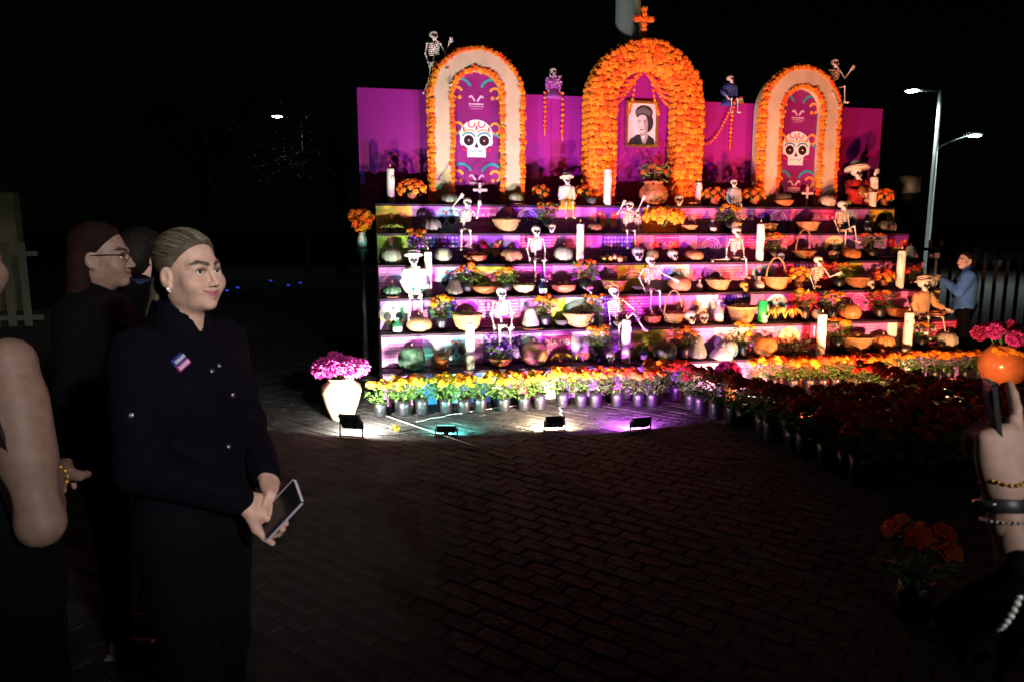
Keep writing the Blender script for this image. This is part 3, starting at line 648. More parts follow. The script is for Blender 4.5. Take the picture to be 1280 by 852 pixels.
def leaves_mb(n, r, z0, z1, seed, ls=.035, droop=.0):
    rg = random.Random(seed); mb = MB()
    for i in range(n):
        a = rg.uniform(0, 6.28); f = rg.random(); z = z0+(z1-z0)*f; q = r*(.25+.75*math.sqrt(rg.random()))*(1-.35*abs(f-.55))
        p = Vector((q*math.cos(a), q*math.sin(a), z)); d = Vector((math.cos(a+rg.uniform(-1, 1)), math.sin(a+rg.uniform(-1, 1)), rg.uniform(-.5, .9))).normalized(); s = d.cross(Vector((rg.uniform(-.3, .3), rg.uniform(-.3, .3), 1))).normalized()
        L = ls*rg.uniform(.7, 1.4); W = L*.22
        mb.add([p, p+d*L*.4+s*W, p+d*L*.45-Vector((0, 0, W*.5)), p+d*L*.4-s*W, p+d*L-Vector((0, 0, L*.15))], [(0, 1, 2), (0, 2, 3), (1, 4, 2), (2, 4, 3)])
    for i in range(9):
        a = i*.7+rg.random(); mb.tube([(0, 0, z0-.03), (r*.4*math.cos(a), r*.4*math.sin(a), (z0+z1)/2), (r*.7*math.cos(a), r*.7*math.sin(a), z1)], [.004, .003, .002], 4)
    return mb
m_petal = {}
def k_plant(t, w, h, nb=7, c='o', pot='bag', potf=.42, br=.03, leafn=170, colours=None):
    pw = w*.52; ph = h*potf
    if pot == 'bag': pr = [(pw*.42, 0), (pw*.45, ph*.05), (pw*.5, ph*.6), (pw*.52, ph), (pw*.48, ph*.99), (pw*.46, ph*.85), (.002, ph*.84)]; pmx = m_nursery
    else: pr = [(pw*.34, 0), (pw*.5, ph*.8), (pw*.56, ph*.82), (pw*.56, ph), (pw*.5, ph), (pw*.48, ph*.88), (.002, ph*.86)]; pmx = m_clay
    if pot: build('pot', MB().lathe(pr, 14), pmx, t)
    key = ('leaf', random.randrange(5)); hh = h-ph
    me = cached(key, lambda: leaves_mb(leafn, .5, .05, .92, key[1], .2).mesh('foliage', m_leaf, False))
    stuff(put('foliage', me, t, (0, 0, ph*.86), (0, 0, random.uniform(0, 6)), (w, w, hh)))
    for i in range(nb):
        br_ = br*1.22; a = i*2.4+random.uniform(-.5, .5); q = w*.46*math.sqrt((i+.6)/nb); f = random.uniform(.78, 1.02)-.35*(q/(w*.5))**3*random.random()
        blossom(t, (q*math.cos(a), q*math.sin(a), ph*.86+hh*f), br_*random.uniform(.8, 1.2), (math.cos(a)*q/w*1.4, math.sin(a)*q/w*1.4-.25, 1), c if isinstance(c, str) and len(c) == 1 else random.choice(c))
def k_bunch(t, w, h, nb=16, c='o', br=.034, vase=True):
    if vase: build('vase', MB().lathe([(w*.16, 0), (w*.2, h*.15), (w*.14, h*.4), (w*.18, h*.45), (.002, h*.43)], 14), m_clayd, t)
    stuff(build('foliage', leaves_mb(50, w*.4, h*.3, h*.8, nb, .05), m_leaf, t, False))
    for i in range(nb):
        a = i*2.4; z = 1-2*(i+.5)/nb*.75; q = math.sqrt(max(0, 1-z*z)); p = Vector((q*math.cos(a)*w*.45, q*math.sin(a)*w*.4, h*.6+z*h*.36)); blossom(t, p, br*random.uniform(.85, 1.2), (q*math.cos(a), q*math.sin(a)-.2, z+.3), c if len(c) == 1 else random.choice(c))
def k_bananas(t, w, h, m=None, n=9):
    for i in range(n):
        a = -1.3+2.6*(i/(n-1)); s = .8+.2*math.cos(i*2.1); mb = MB()
        mb.tube([(0, 0, .62*h), (math.sin(a)*w*.2*s, -.05*w, .72*h), (math.sin(a)*w*.4*s, -.16*w, (.5+.1*(i % 3))*h), (math.sin(a)*w*.5*s, -.2*w, (.22+.12*(i % 3))*h)], [w*.02, w*.05, w*.055, w*.015], 6); build('banana', mb, m or m_ban, t)
    build('stalk', MB().tube([(0, .05*w, 0.02), (0, .04*w, h*.4), (0, 0, h*.64)], [w*.1, w*.06, w*.03], 6), m_stem, t)
def k_cross(t, w, h):
    build('upright', MB().box((0, 0, h/2), (w*.2, .015, h), bev=.004), m_white_wood, t, False); build('crossbar', MB().box((0, -.006, h*.68), (w, .016, w*.19), bev=.004), m_white_wood, t, False)
    build('base', MB().box((0, 0, .008), (w*.7, w*.5, .016), bev=.004), m_white_wood, t, False)
m_white_wood = mat('whitewashed wood', (.62, .55, .52), .7, var=.15)
# ---- skulls
def skull_raw():
    soc = [E((s*.155, -.4, .04), (.115, .17, .11)) for s in (-1, 1)]+[E((0, -.42, -.14), (.055, .14, .085))]
    ops = [('+', 0, E((0, .08, .16), (.37, .46, .345))), ('+', .12, E((0, -.2, -.14), (.23, .2, .27))), ('+', .08, E((0, -.2, -.35), (.19, .17, .14))), ('+', .06, E((.23, -.18, -.06), (.1, .15, .075))), ('+', .06, E((-.23, -.18, -.06), (.1, .15, .075)))]+[('-', .05, s) for s in soc]+[('-', .02, C((-.14, -.42, -.29), (.14, -.42, -.29), .022))]
    V, Fq = nets(ops, (-.45, -.5, -.55), (.45, .6, .55), .052)
    cen = V[Fq].mean(1); d = np.min([s(cen.astype(np.float32)) for s in soc], axis=0); mi = (d < .035).astype(int)
    return V, Fq, mi
SKV, SKF, SKM = skull_raw()
def skull_mesh(m): return cached(('skull', m.name), lambda: np_mesh('skull', SKV, SKF, [m, m_boned], mi=SKM))
def k_skull(t, w, h, m=None, deco=True):
    s = h/.98; put('skull_body', skull_mesh(m or m_bone), t, (0, 0, s*.49), (0, 0, random.uniform(-.4, .4)), s)
    if deco:
        mb = MB()
        for i in range(7): a = -1.2+.4*i; mb.ball((math.sin(a)*.33*s, -.2*s-.12*s*math.cos(a), s*(.49+.3+.02*math.cos(a))), .035*s, 6, 4)
        stuff(build('flower_band', mb, random.choice([m_redp, m_teal, m_orange]), t))
BONE = MB().lathe([(.001, -.02), (.055, 0), (.06, .03), (.03, .1), (.025, .5), (.03, .9), (.06, .97), (.055, 1.), (.001, 1.02)], 8).mesh('bone', m_bone)
def rib_mb():
    mb = MB()
    for i in range(7):
        z = .065-.021*i; w = .052+.014*math.sin(math.pi*(i+1)/8)
        mb.tube([(w*math.cos(a), .045*math.sin(a), z-.018*math.sin(a*.5-.8)) for a in [R(95-i_*17.5) if False else R(-80+i_*17) for i_ in range(21)]], 0.0058, 5)
    mb.box((0, -.046, .015), (.014, .006, .1)); mb.tube([(-.075, 0, .066), (0, -.03, .062), (.075, 0, .066)], .006, 5)
    for i in range(12): mb.ball((0, .04-.0*i, .075-.02*i), (.011, .011, .011), 6, 4)
    return mb
RIB = rib_mb().mesh('ribcage', m_bone)
PEL = MB().lathe([(.02, 0), (.045, .012), (.06, .04), (.055, .055), (.03, .04), (.02, .01)], 14, sy=.7).tube([(0, .02, .03), (0, .03, .12)], .011, 6).mesh('pelvis', m_bone)
def hand_mb():
    mb = MB().box((0, 0, .016), (.03, .01, .032), bev=.003)
    for i in range(4): mb.tube([(-.012+.008*i, 0, .03), (-.015+.01*i, -.003, .048), (-.016+.0107*i, -.008, .064)], [.004, .0036, .003], 5)
    mb.tube([(.015, 0, .012), (.027, -.004, .024), (.03, -.008, .036)], [.004, .004, .003], 5); return mb
HND = hand_mb().mesh('hand', m_bone)
FOOT = MB().tube([(0, .015, 0), (0, -.01, -.006), (0, -.05, -.014), (0, -.068, -.014)], [.013, .013, .015, .008], 6).mesh('foot', m_bone)
def bone(name, t, a, b, th=1.): 
    a, b = Vector(a), Vector(b); d = b-a; L = d.length; mx = Matrix.Translation(a) @ Vector((0, 0, 1)).rotation_difference(d).to_matrix().to_4x4() @ Matrix.Diagonal((.25*th, .25*th, L, 1)); return put(name, BONE, t, mx=mx)
SIT = dict(el=(.1, .0, .155), wr=(.085, -.055, .05), kn=(.05, -.16, .03), an=(.055, -.175, -.17))
def k_skeleton(t, s=1., L={}, Rr={}, head=(0, 0, 0), lean=0., shirt=None, hat=None, skirt=None, legs=True, sleeves=True):
    """seated on the origin, facing -y; L and Rr override joints for the two sides (x mirrored)"""
    t.scale = (s, s, s); ln = Matrix.Rotation(lean, 4, 'Y')
    T = lambda p: ln @ Vector(p)
    put('pelvis', PEL, t, mx=Matrix.Translation((0, 0, 0))); put('ribcage', RIB, t, mx=ln @ Matrix.Translation((0, 0, .2)))
    bone('neck', t, T((0, .02, .255)), T((0, .01, .31)))
    hd = put('skull', skull_mesh(m_bone), t, mx=ln @ Matrix.Translation((0, 0, .345)) @ Euler(head).to_matrix().to_4x4() @ Matrix.Scale(.13, 4))
    for sd, ov in ((-1, L), (1, Rr)):
        j = dict(SIT); j.update(ov); m = lambda p: Vector((p[0]*sd, p[1], p[2])); sh = T((sd*.078, 0, .262))
        e_, w_ = m(j['el']), m(j['wr']); bone('upper_arm', t, sh, e_); bone('forearm', t, e_, w_)
        d = (w_-e_).normalized(); put('hand', HND, t, mx=Matrix.Translation(w_) @ Vector((0, 0, 1)).rotation_difference(d).to_matrix().to_4x4())
        if legs:
            hp = Vector((sd*.04, 0, .03)); k_, a_ = m(j['kn']), m(j['an']); bone('thigh', t, hp, k_, 1.15); bone('shin', t, k_, a_); put('foot', FOOT, t, a_, (0, 0, sd*.2))
        if shirt and sleeves: build('sleeve', MB().tube([sh, sh.lerp(e_, .5), e_, e_.lerp(w_, .7)], [.036, .036, .033, .03], 10), shirt, t)
    if shirt: build('shirt', MB().lathe([(.075, .03), (.082, .1), (.088, .18), (.09, .23), (.075, .265), (.035, .285), (.025, .28)], 18, sy=.72), shirt, t, mx=ln)
    if skirt: build('skirt', MB().lathe([(.17, -.06), (.16, -.02), (.12, .03), (.08, .08), (.06, .1)], 28, rib=9, ribd=.12, sy=.85), skirt, t)
    if hat:
        hm, br, sz = hat; h = MB().lathe([(br, .0), (br*1.0, .012), (br*.6, .006), (.07, .01), (.062, .06), (.045, .085*sz), (.002, .09*sz)], 22); h.lathe([(br*.98, .012), (br, .03 if br > .12 else .014), (br*.95, .02)], 22) if br > .12 else None
        build('hat', h, hm, t, mx=ln @ Matrix.Translation((0, 0, .385)) @ Euler((R(-12), 0, 0)).to_matrix().to_4x4())
STEP = ['lowest step', 'second step', 'third step', 'fourth step', 'fifth step', 'top step']
def spot(k, px, dv): v = k*TREAD+dv; z = tz(k); return A(u_px(px, v, z), v, z)
def item(kind, name, cat, k, px, wpx, hpx, label, dv=.15, group=None, rz=0., **kw):
    P = spot(k, px, dv); s = mpp(P); t = thing(name, label, cat, P, AZ+rz, group)
    kind(t, wpx*s, hpx*s, **kw); return t
def pumpkin(k, px, w, h, label, **kw): return item(k_pumpkin, 'pumpkin', 'pumpkin', k, px, w, h, label, **kw)
def candle(k, px, h, label, w=9.5, **kw): return item(k_candle, 'pillar_candle', 'candle', k, px, w, h, label, **kw)
def basket(k, px, w, h, label, **kw): return item(k_basket, 'wicker_basket', 'basket', k, px, w, h, label, **kw)
def bowl(k, px, w, h, label, **kw): return item(k_bowl, 'clay_bowl', 'bowl', k, px, w, h, label, **kw)
def bottle(k, px, w, h, label, **kw): return item(k_bottle, 'glass_bottle', 'bottle', k, px, w, h, label, **kw)
def plant(k, px, w, h, label, **kw): kw.setdefault('dv', .17); return item(k_plant, 'potted_marigold', 'plant', k, px, w, h, label, **kw)
def bunch(k, px, w, h, label, **kw): return item(k_bunch, 'marigold_bunch', 'flowers', k, px, w, h, label, **kw)
def skull(k, px, w, h, label, **kw): kw.setdefault('dv', .1); return item(k_skull, 'sugar_skull', 'skull', k, px, w, h, label, **kw)
def skel(k, px, label, s=1., dv=.13, rz=0., **kw):
    t = thing('skeleton_figure', label, 'skeleton', spot(k, px, dv), AZ+rz); k_skeleton(t, s, **kw); return t
def gourd(k, px, w, h, label, **kw): return item(k_gourd, 'bell_gourd', 'gourd', k, px, w, h, label, **kw)
# ---- top step
candle(5, 489, 44, 'white pillar candle at the open end of the top step, beside marigolds')
bunch(5, 515, 38, 31, 'round marigold bunch between candle and skeleton-topped arch on top step', nb=26, c='oor')
pumpkin(5, 562, 24, 13, 'flattened grey pumpkin on top step in front of the left arch leg', c='grey', dv=.12)
item(k_cross, 'white_cross', 'cross', 5, 600, 18, 27, 'small white cross before the arch that the waving skeleton sits on', dv=.2)
pumpkin(5, 645, 19, 14, 'pale pumpkin on a plate on top step by the marigold arch leg', c='pale', plate=True, dv=.12)
bunch(5, 676, 22, 26, 'loose marigold bunch on top step beside the white shirted figure', nb=12)
m_shirt = mat('white cotton', (.78, .76, .72), .8, var=.06); m_shirtg = mat('grey cotton', (.45, .46, .5), .8, var=.1)
m_straw = woven('straw', (.6, .5, .33)); m_yel = mat('yellow cloth', (.8, .5, .03), .8, var=.15)
skel(5, 708, 'skeleton in white shirt, brimmed hat and yellow skirt seated on top step', .86, .06, shirt=m_shirt, hat=(m_straw, .1, .8), skirt=m_yel, head=(.1, 0, .1))
bunch(5, 727, 26, 26, 'low marigold bunch on top step at foot of portrait arch', nb=14, dv=.2)
item(k_bowl, 'stone_mortar', 'mortar', 5, 739, 13, 9, 'small dark stone mortar on top step left of the tall candle', dv=.06, m=mat('basalt', (.06, .06, .06), .9), n=0)
candle(5, 759, 45, 'white candle on top step in front of the portrait arch, by bread', dv=.05)
def k_bread(t, w, h, n=5):
    put('tray', cached('tray', lambda: MB().lathe([(.4, 0), (.5, .03), (.5, .05), (.4, .03), (0.002, .03)], 20).mesh('tray', m_clayd)), t, scale=(w, w*.6, w*.5))
    for i in range(n): put('bread_roll', cached('roll', lambda: MB().lathe([(.3, 0), (.5, .12), (.48, .3), (.3, .45), (.002, .5)], 12).mesh('bread_roll', m_bread)), t, ((i-(n-1)/2)*w*.8/n, random.uniform(-.02, .02), .02), (0, 0, i), w/n*1.05)
item(k_bread, 'bread_tray', 'bread', 5, 780, 26, 8, 'clay tray with a row of bread rolls beside the round clay pot', dv=.08)
def k_claypot(t, w, h):
    r = w/2; build('pot_body', MB().lathe([(r*.45, 0), (r*.8, h*.15), (r, h*.42), (r*.92, h*.68), (r*.62, h*.88), (r*.6, h*.93), (r*.72, h), (r*.66, h*.99), (r*.55, h*.9), (.002, h*.85)], 28), m_clay, t)
    mb = MB()
    for i in range(28): a = i*.2244; mb.ball((r*.965*math.cos(a), r*.965*math.sin(a), h*.6), (.011, .011, .008), 6, 4)
    build('band', mb, m_clayd, t)
    stuff(build('foliage', leaves_mb(90, r*1.1, h*.9, h*1.7, 5, .07), m_leaf, t, False))
    for i in range(8): a = i*2.4; blossom(t, (r*.8*math.cos(a), r*.6*math.sin(a), h*(1.35+.07*(i % 4))), .033, (math.cos(a)*.5, -.6, .7), 'or'[i % 2])
item(k_claypot, 'clay_pot', 'pot', 5, 816, 37, 30, 'big round clay pot with greenery and marigolds under the portrait', dv=.14)
skull(5, 848, 15, 15, 'grey sugar skull on the edge of top step right of clay pot', dv=.04)
item(k_bread, 'bread_tray', 'bread', 5, 868, 20, 7, 'short row of rolls at the foot of the candle by the arch leg', dv=.08, n=3)
candle(5, 872, 30, 'short white candle close against the right leg of the portrait arch', w=8, dv=.16)
bunch(5, 892, 30, 24, 'rust coloured marigold bunch beside the grey shirted figure', nb=16, c='ror', dv=.1)
skel(5, 916, 'bust-like skeleton in grey shirt seated on top step', .86, .07, shirt=m_shirtg, legs=True, skirt=None, head=(0, 0, -.3))
bunch(5, 941, 32, 24, 'marigold bunch between the grey shirted figure and the right arch', nb=16, dv=.12)
def k_dish(t, w, h): k_bowl(t, w, h*.5, n=0); put('fruit_body', cached(('pump', 'dark', 9, .16), lambda: pumpkin_mb(9, 1.).mesh('fruit_body', PUMP['dark'])), t, (0, 0, h*.35), scale=(w*.8, w*.8, h*.65))
item(k_dish, 'clay_dish', 'dish', 5, 979, 25, 17, 'clay dish holding a dark squash before the right arch', dv=.1)
item(k_cross, 'white_cross', 'cross', 5, 1008, 16, 26, 'small white cross before the arch beside the sombrero figure', dv=.2)
pumpkin(5, 1034, 22, 15, 'cream and tan squash on top step left of the sombrero figure', c='white', ribs=8, dv=.1)
m_redc = mat('red charro cloth', (.45, .015, .02), .8, var=.2); m_felt = mat('cream felt', (.62, .55, .42), .85, var=.1)
def mariachi():
    P = spot(5, 1068, .16); t = thing('mariachi_skeleton', 'skeleton in huge cream sombrero, red suit and striped serape on top step', 'skeleton', P, AZ)
    k_skeleton(t, 1.32, L=dict(el=(.13, -.05, .17), wr=(.03, -.12, .14)), Rr=dict(el=(.14, -.03, .2), wr=(.15, -.08, .33)), shirt=m_redc, hat=(m_felt, .122, 1.1), legs=False)
    build('trousers', MB().lathe([(.075, -.0), (.08, .04), (.07, .1)], 14, sy=.8), m_redc, t)
    for i, c in enumerate(('green', 'red', 'white', 'olive', 'red', 'green', 'white')): build('serape_stripe', MB().box((.135, -.045, .03+.022*i), (.11, .03, .0215), bev=.004), mat('serape '+c, [q*.6 for q in COLS[c]], .9), t, False)
    g = build('guitar', MB().lathe([(.001, -.015), (.05, -.014), (.052, .014), (.001, .015)], 18), mat('guitar wood', (.3, .12, .03), .3), t, loc=(-.02, -.13, .16), rot=(R(90), 0, 0)); build('guitar_neck', MB().box((.1, 0, 0), (.14, .016, .012)), MATS['guitar wood'], g)
    build('baton', MB().tube([(.15, -.09, .37), (.18, -.1, .5)], .004, 5), m_wick, t)
mariachi()
item(k_bananas, 'banana_hand', 'bananas', 5, 1054, 22, 10, 'green bananas lying at the feet of the sombrero figure', dv=.05, m=m_bang, n=6)
candle(5, 1090, 38, 'cream candle on top step right of the sombrero figure', dv=.06)
bunch(5, 1104, 24, 24, 'marigold bunch at the street lamp end of the top step', nb=18, dv=.1)
# ---- fifth step
item(k_bananas, 'banana_hand', 'bananas', 4, 490, 34, 14, 'bunch of green bananas on a plate, fifth step by yellow panel', m=m_bang, n=7)
pumpkin(4, 540, 25, 18, 'grey ribbed pumpkin on fifth step in front of the blue skull print', c='grey', ribd=.22)
skel(4, 580, 'dancing bare skeleton with one hand on head on fifth step', 1.0, .1, L=dict(el=(.14, -.02, .29), wr=(.05, -.03, .4)), Rr=dict(el=(.15, -.04, .17), wr=(.17, -.05, .31)), lean=.12, head=(0, .2, .2))
basket(4, 633, 34, 16, 'wide pale basket on fifth step below the pumpkin on a plate', n=7, fill=(4, 2))
plant(4, 684, 26, 40, 'tall potted marigold on fifth step beside the yellow skirt', nb=7, br=.03)
skull(4, 690, 13, 12, 'little painted skull at the edge of the fifth step below a marigold pot', dv=.04)
pumpkin(4, 743, 21, 12, 'small tan pumpkin on fifth step below the butterfly print', c='tan')
skel(4, 783, 'skeleton with both arms raised, dancing before the lilac panel', .95, .12, L=dict(el=(.13, -.02, .25), wr=(.07, -.03, .36)), Rr=dict(el=(.14, -.03, .3), wr=(.19, -.05, .42)), lean=.1, head=(0, .2, -.3))
skel(4, 799, 'small skeleton leaning on its dancing neighbour by the clay pot', .72, .2, L=dict(el=(.12, 0, .2), wr=(.14, -.05, .3)), Rr=dict(el=(.12, -.02, .3), wr=(.13, -.03, .42)), lean=-.15, legs=False)
bunch(4, 829, 52, 33, 'heap of yellow marigolds before the yellow panel on fifth step', nb=46, c='yyo', br=.042, vase=False, dv=.13)
basket(4, 861, 20, 9, 'tiny handled basket beside the yellow marigold heap', handle=.13, n=4, fill=(2,))
bottle(4, 890, 11, 16, 'small round bottle with pale stopper alone on fifth step', round_=True, dv=.1)
plant(4, 911, 30, 36, 'bushy potted marigold on fifth step below the grey shirted figure', nb=9, c='oy', br=.033)
skull(4, 921, 16, 15, 'tan painted skull peeking above a seated skeleton, fifth step', dv=.06, m=mat('tan bone', (.5, .33, .2), .6))
basket(4, 960, 22, 11, 'small basket heaped with bread on fifth step near a candle', n=7, fill=(4, 1))
basket(4, 1009, 28, 13, 'plain low basket on fifth step below a white cross', n=0)
skel(4, 1051, 'bare skeleton seated on fifth step in front of blue skull print', 1.02, .1, Rr=dict(kn=(.07, -.16, .09), an=(.1, -.18, -.1)), head=(0, 0, .3))
bottle(4, 1083, 12, 15, 'dark bottle with round label on fifth step near a yellow panel', dv=.12)
pumpkin(4, 1108, 23, 16, 'olive grey pumpkin in front of the yellow eye print', c='grey')
# ---- fourth step
pumpkin(3, 490, 26, 20, 'white smooth pumpkin in front of the bright green panel', c='white', ribd=.08)
plant(3, 522, 26, 44, 'leggy potted marigold on fourth step next to white pumpkin', nb=7, br=.034)
pumpkin(3, 554, 23, 20, 'mottled grey green squash on fourth step before the lace print', c='pale', ribd=.06, ribs=8)
bowl(3, 594, 31, 10, 'red clay bowl of fruit below the dancing skeleton feet', n=8, fill=(1, 3))
pumpkin(3, 639, 29, 17, 'heart shaped tan pumpkin with deep cleft on fourth step', c='tan', ribs=4, ribd=.35)
skel(3, 670, 'bare skeleton sitting upright before the magenta brick print, fourth step', 1.05, .12)
pumpkin(3, 704, 25, 20, 'pale grey tall pumpkin on fourth step left of a candle', c='pale', ribd=.1)
candle(3, 725, 49, 'tall white candle on fourth step between grey pumpkin and fruit heap', dv=.06)
def k_heap(t, w, h, n=14):
    build('mat', MB().lathe([(w*.5, 0), (w*.48, .01), (.002, .012)], 20, sy=.5), m_wick2, t); fruit_parts(t, n, w*.4, .03, w*.085, [FRUIT[0], FRUIT[2], m_bread])
item(k_heap, 'fruit_heap', 'fruit', 3, 765, 40, 12, 'heap of small yellow green fruit on a dark mat')
skull(3, 797, 19, 19, 'pink crowned sugar skull on fourth step beside a round squash', m=mat('pink sugar', (.72, .5, .58), .5))
pumpkin(3, 815, 16, 15, 'small smooth round squash between two skulls on fourth step', c='pale', ribd=.03, stem=False)
skull(3, 841, 16, 15, 'white skull with dark blue eyes at the edge of fourth step')
pumpkin(3, 867, 25, 14, 'flat tan pumpkin on fourth step below the ring print', c='tan', ribd=.1, ribs=6)
skel(3, 919, 'skeleton sitting with one leg along the step, fourth step', 1.02, .11, L=dict(el=(.13, -.02, .15), wr=(.15, -.06, .05), kn=(.16, -.07, .03), an=(.34, -.06, .02)), head=(.1, 0, .1))
candle(3, 949, 47, 'tall white candle on fourth step right of the leg-stretching skeleton', dv=.06)
plant(3, 966, 28, 36, 'potted marigold on fourth step right of a tall candle', nb=8, br=.03)
skull(3, 976, 13, 11, 'little blue skull on fourth step left of handled basket', m=mat('blue sugar', (.15, .25, .5), .5), dv=.05)
basket(3, 1004, 28, 12, 'hooped handle basket of fruit on fourth step before pink panel', handle=.27, n=8, fill=(1, 2), m=m_wick2)
skull(3, 1042, 18, 13, 'flowered skull below the yellow skull print, fourth step', m=MATS['tan bone'])
pumpkin(3, 1063, 24, 15, 'orange brown pumpkin on fourth step below dangling skeleton legs', c='orange', ribs=6, ribd=.08)
plant(3, 1089, 28, 36, 'dark leaved potted marigold on fourth step near the butterfly print', nb=5, c='r', br=.03)
item(k_bread, 'bread_tray', 'bread', 3, 1112, 26, 10, 'rolls on a tray at the street lamp end of fourth step')
gourd(3, 1137, 20, 18, 'slumped pale grey gourd at the end of the fourth step', c='white')
# ---- third step
pumpkin(2, 490, 24, 14, 'dark green pumpkin on a clay plate, third step', c='green', plate=True)
m_sk = skel(2, 518, 'larger skeleton in white shirt and flat hat holding fruit, third step', 1.15, .11, shirt=m_shirt, hat=(m_shirt, .085, .5), L=dict(wr=(.05, -.11, .05)), Rr=dict(wr=(.05, -.11, .05)))
candle(2, 536, 56, 'tall thick candle standing beside the white shirted hat figure', dv=.2)
gourd(2, 568, 25, 22, 'brown grey bell gourd on third step before a blue skull print', c='dark')
plant(2, 584, 28, 40, 'potted marigold on third step beside bell gourd', nb=6, br=.034)
bowl(2, 606, 32, 12, 'clay bowl planted with dark leaves on third step', n=12, fill=(0,), m=m_clayd)
plant(2, 634, 26, 36, 'full green potted marigold before the olive arch print', nb=5, br=.03)
bowl(2, 655, 29, 13, 'pale bowl of limes on third step', m=mat('pale clay', (.6, .45, .3), .6), fill=(0, 2), n=6)
bottle(2, 678, 12, 20, 'cobalt bottle with round white label on third step', dv=.08)
bowl(2, 704, 33, 12, 'red clay bowl with a grey squash inside, third step', n=4, fill=(4,))
plant(2, 731, 30, 44, 'spindly potted marigold on third step behind pink skull', nb=8, br=.027)
skull(2, 738, 13, 11, 'bright pink little skull at the edge of third step', m=mat('hot pink sugar', (.75, .2, .45), .5), dv=.04)
basket(2, 767, 32, 16, 'flared pale basket on third step above the leaning skeleton', n=0)
item(k_bowl, 'stone_mortar', 'mortar', 2, 796, 17, 9, 'dark stone mortar on third step left of a skeleton', m=MATS['basalt'], n=0)
skel(2, 812, 'bare skeleton with arm outstretched over a pumpkin, third step', 1.05, .12, Rr=dict(el=(.15, -.05, .2), wr=(.24, -.1, .15)), L=dict(el=(.12, .02, .17)))
pumpkin(2, 849, 30, 20, 'tan mottled pumpkin under a skull print on third step', c='tan', ribs=5, ribd=.1)
bottle(2, 874, 8, 15, 'slim clear glass on third step right of tan pumpkin', glass=m_glassc, paper=False)
basket(2, 897, 30, 14, 'oval basket with curled handle stub on third step', n=3, fill=(4,))
skull(2, 930, 13, 12, 'yellow little skull at the edge of third step', m=mat('yellow sugar', (.75, .5, .08), .5), dv=.05)
bottle(2, 948, 13, 18, 'blue grey bottle with square label beside hooped basket, third step', glass=m_glassc)
basket(2, 969, 33, 16, 'empty hooped handle basket on third step beside yellow marigolds', handle=.24, n=0)
bunch(2, 997, 28, 30, 'golden marigolds in a little clay jar on third step', nb=18, c='yoo')
skel(2, 1021, 'bare skeleton with bent hand before red panel, third step', 1.0, .1, Rr=dict(el=(.13, -.05, .16), wr=(.2, -.08, .19)), legs=False)
plant(2, 1047, 30, 34, 'wide potted marigold behind a basket on third step', nb=7, c='or', br=.03)
basket(2, 1070, 31, 14, 'round woven basket on third step under olive print', n=4, fill=(4,), m=m_wick2)
skull(2, 1088, 13, 12, 'plain white skull next to orange flowers on third step', dv=.06)
bunch(2, 1103, 30, 24, 'orange marigold bunch on third step left of a lit candle', nb=18, c='or')
candle(2, 1124, 48, 'tall candle near the street lamp end of third step', dv=.06)
plant(2, 1139, 24, 28, 'half hidden potted marigold right of a tall candle, third step', nb=5, c='r')
pumpkin(2, 1157, 26, 17, 'ivory pumpkin at the end of the third step', c='white', ribs=8)
# ---- second step
bottle(1, 497, 13, 19, 'green bottle with white label on a plate below yellow skull print', glass=m_glassg, dv=.1)
pumpkin(1, 524, 32, 19, 'wide tan pumpkin under the hat figure feet, second step', c='tan', ribs=6, ribd=.1)
plant(1, 552, 29, 46, 'yellow flowered marigold in shiny black bag, second step', nb=9, c='yo', br=.034)
basket(1, 584, 38, 20, 'deep basket heaped with pale fruit on second step', n=14, fill=(0, 2, 2))
skel(1, 627, 'bare skeleton sitting upright before magenta panel, second step', 1.12, .12)
gourd(1, 663, 23, 26, 'pale grey bell gourd on a plate, second step', c='pale', plate=True)
plant(1, 681, 30, 42, 'yellow marigold in a bag next to bell gourd, second step', nb=7, c='yo', br=.036)
item(k_bowl, 'stone_mortar', 'mortar', 1, 702, 17, 10, 'dark stone mortar on second step beside wide basket', m=MATS['basalt'], n=0)
basket(1, 723, 38, 17, 'wide flared empty basket on second step', n=0)
plant(1, 741, 28, 44, 'dense potted marigold standing behind the wide flared basket', nb=9, br=.028)
skel(1, 773, 'skeleton leaning forward with hand on raised knee, second step', 1.1, .12, L=dict(wr=(.1, -.03, .03)), Rr=dict(el=(.16, -.06, .16), wr=(.14, -.14, .12), kn=(.1, -.14, .15), an=(.19, -.2, -.0)), lean=-.15, head=(.1, -.1, 0))
bowl(1, 816, 22, 12, 'small clay bowl of rolls left of the hooped basket, second step', n=5, fill=(4,))
basket(1, 841, 28, 14, 'hooped handle basket of oranges on second step beside skulls', handle=.26, n=8, fill=(1, 4))
skull(1, 862, 18, 18, 'white skull under red flowers on a plate, second step')
skull(1, 879, 16, 16, 'brown skull on a plate by a labelled bottle, second step', m=MATS['tan bone'])
bottle(1, 897, 13, 30, 'tall clear bottle with white label on second step', glass=m_glassc)
basket(1, 926, 36, 20, 'basket overflowing with green and pale fruit, second step', n=16, fill=(0, 0, 2))
def k_can(t, w, h): build('can_body', MB().lathe([(w*.46, 0), (w*.5, .006), (w*.5, h-.008), (w*.45, h), (.002, h-.004)], 18), mat('bright green tin', (.01, .42, .1), .3), t); build('paper_label', MB().box((w*.1, -w*.5, h*.2), (w*.5, .004, h*.3)), m_lab, t, False)
item(k_can, 'green_can', 'can', 1, 952, 11, 28, 'tall bright green can beside the bananas', dv=.08)
item(k_bananas, 'banana_hand', 'bananas', 1, 969, 30, 24, 'hand of bananas against the tall green can', m=m_bang)
item(k_bananas, 'banana_hand', 'bananas', 1, 990, 28, 22, 'yellower hand of bananas beside a thin marigold', n=8)
plant(1, 1004, 26, 42, 'thin potted marigold right of the bananas', nb=7, br=.03)
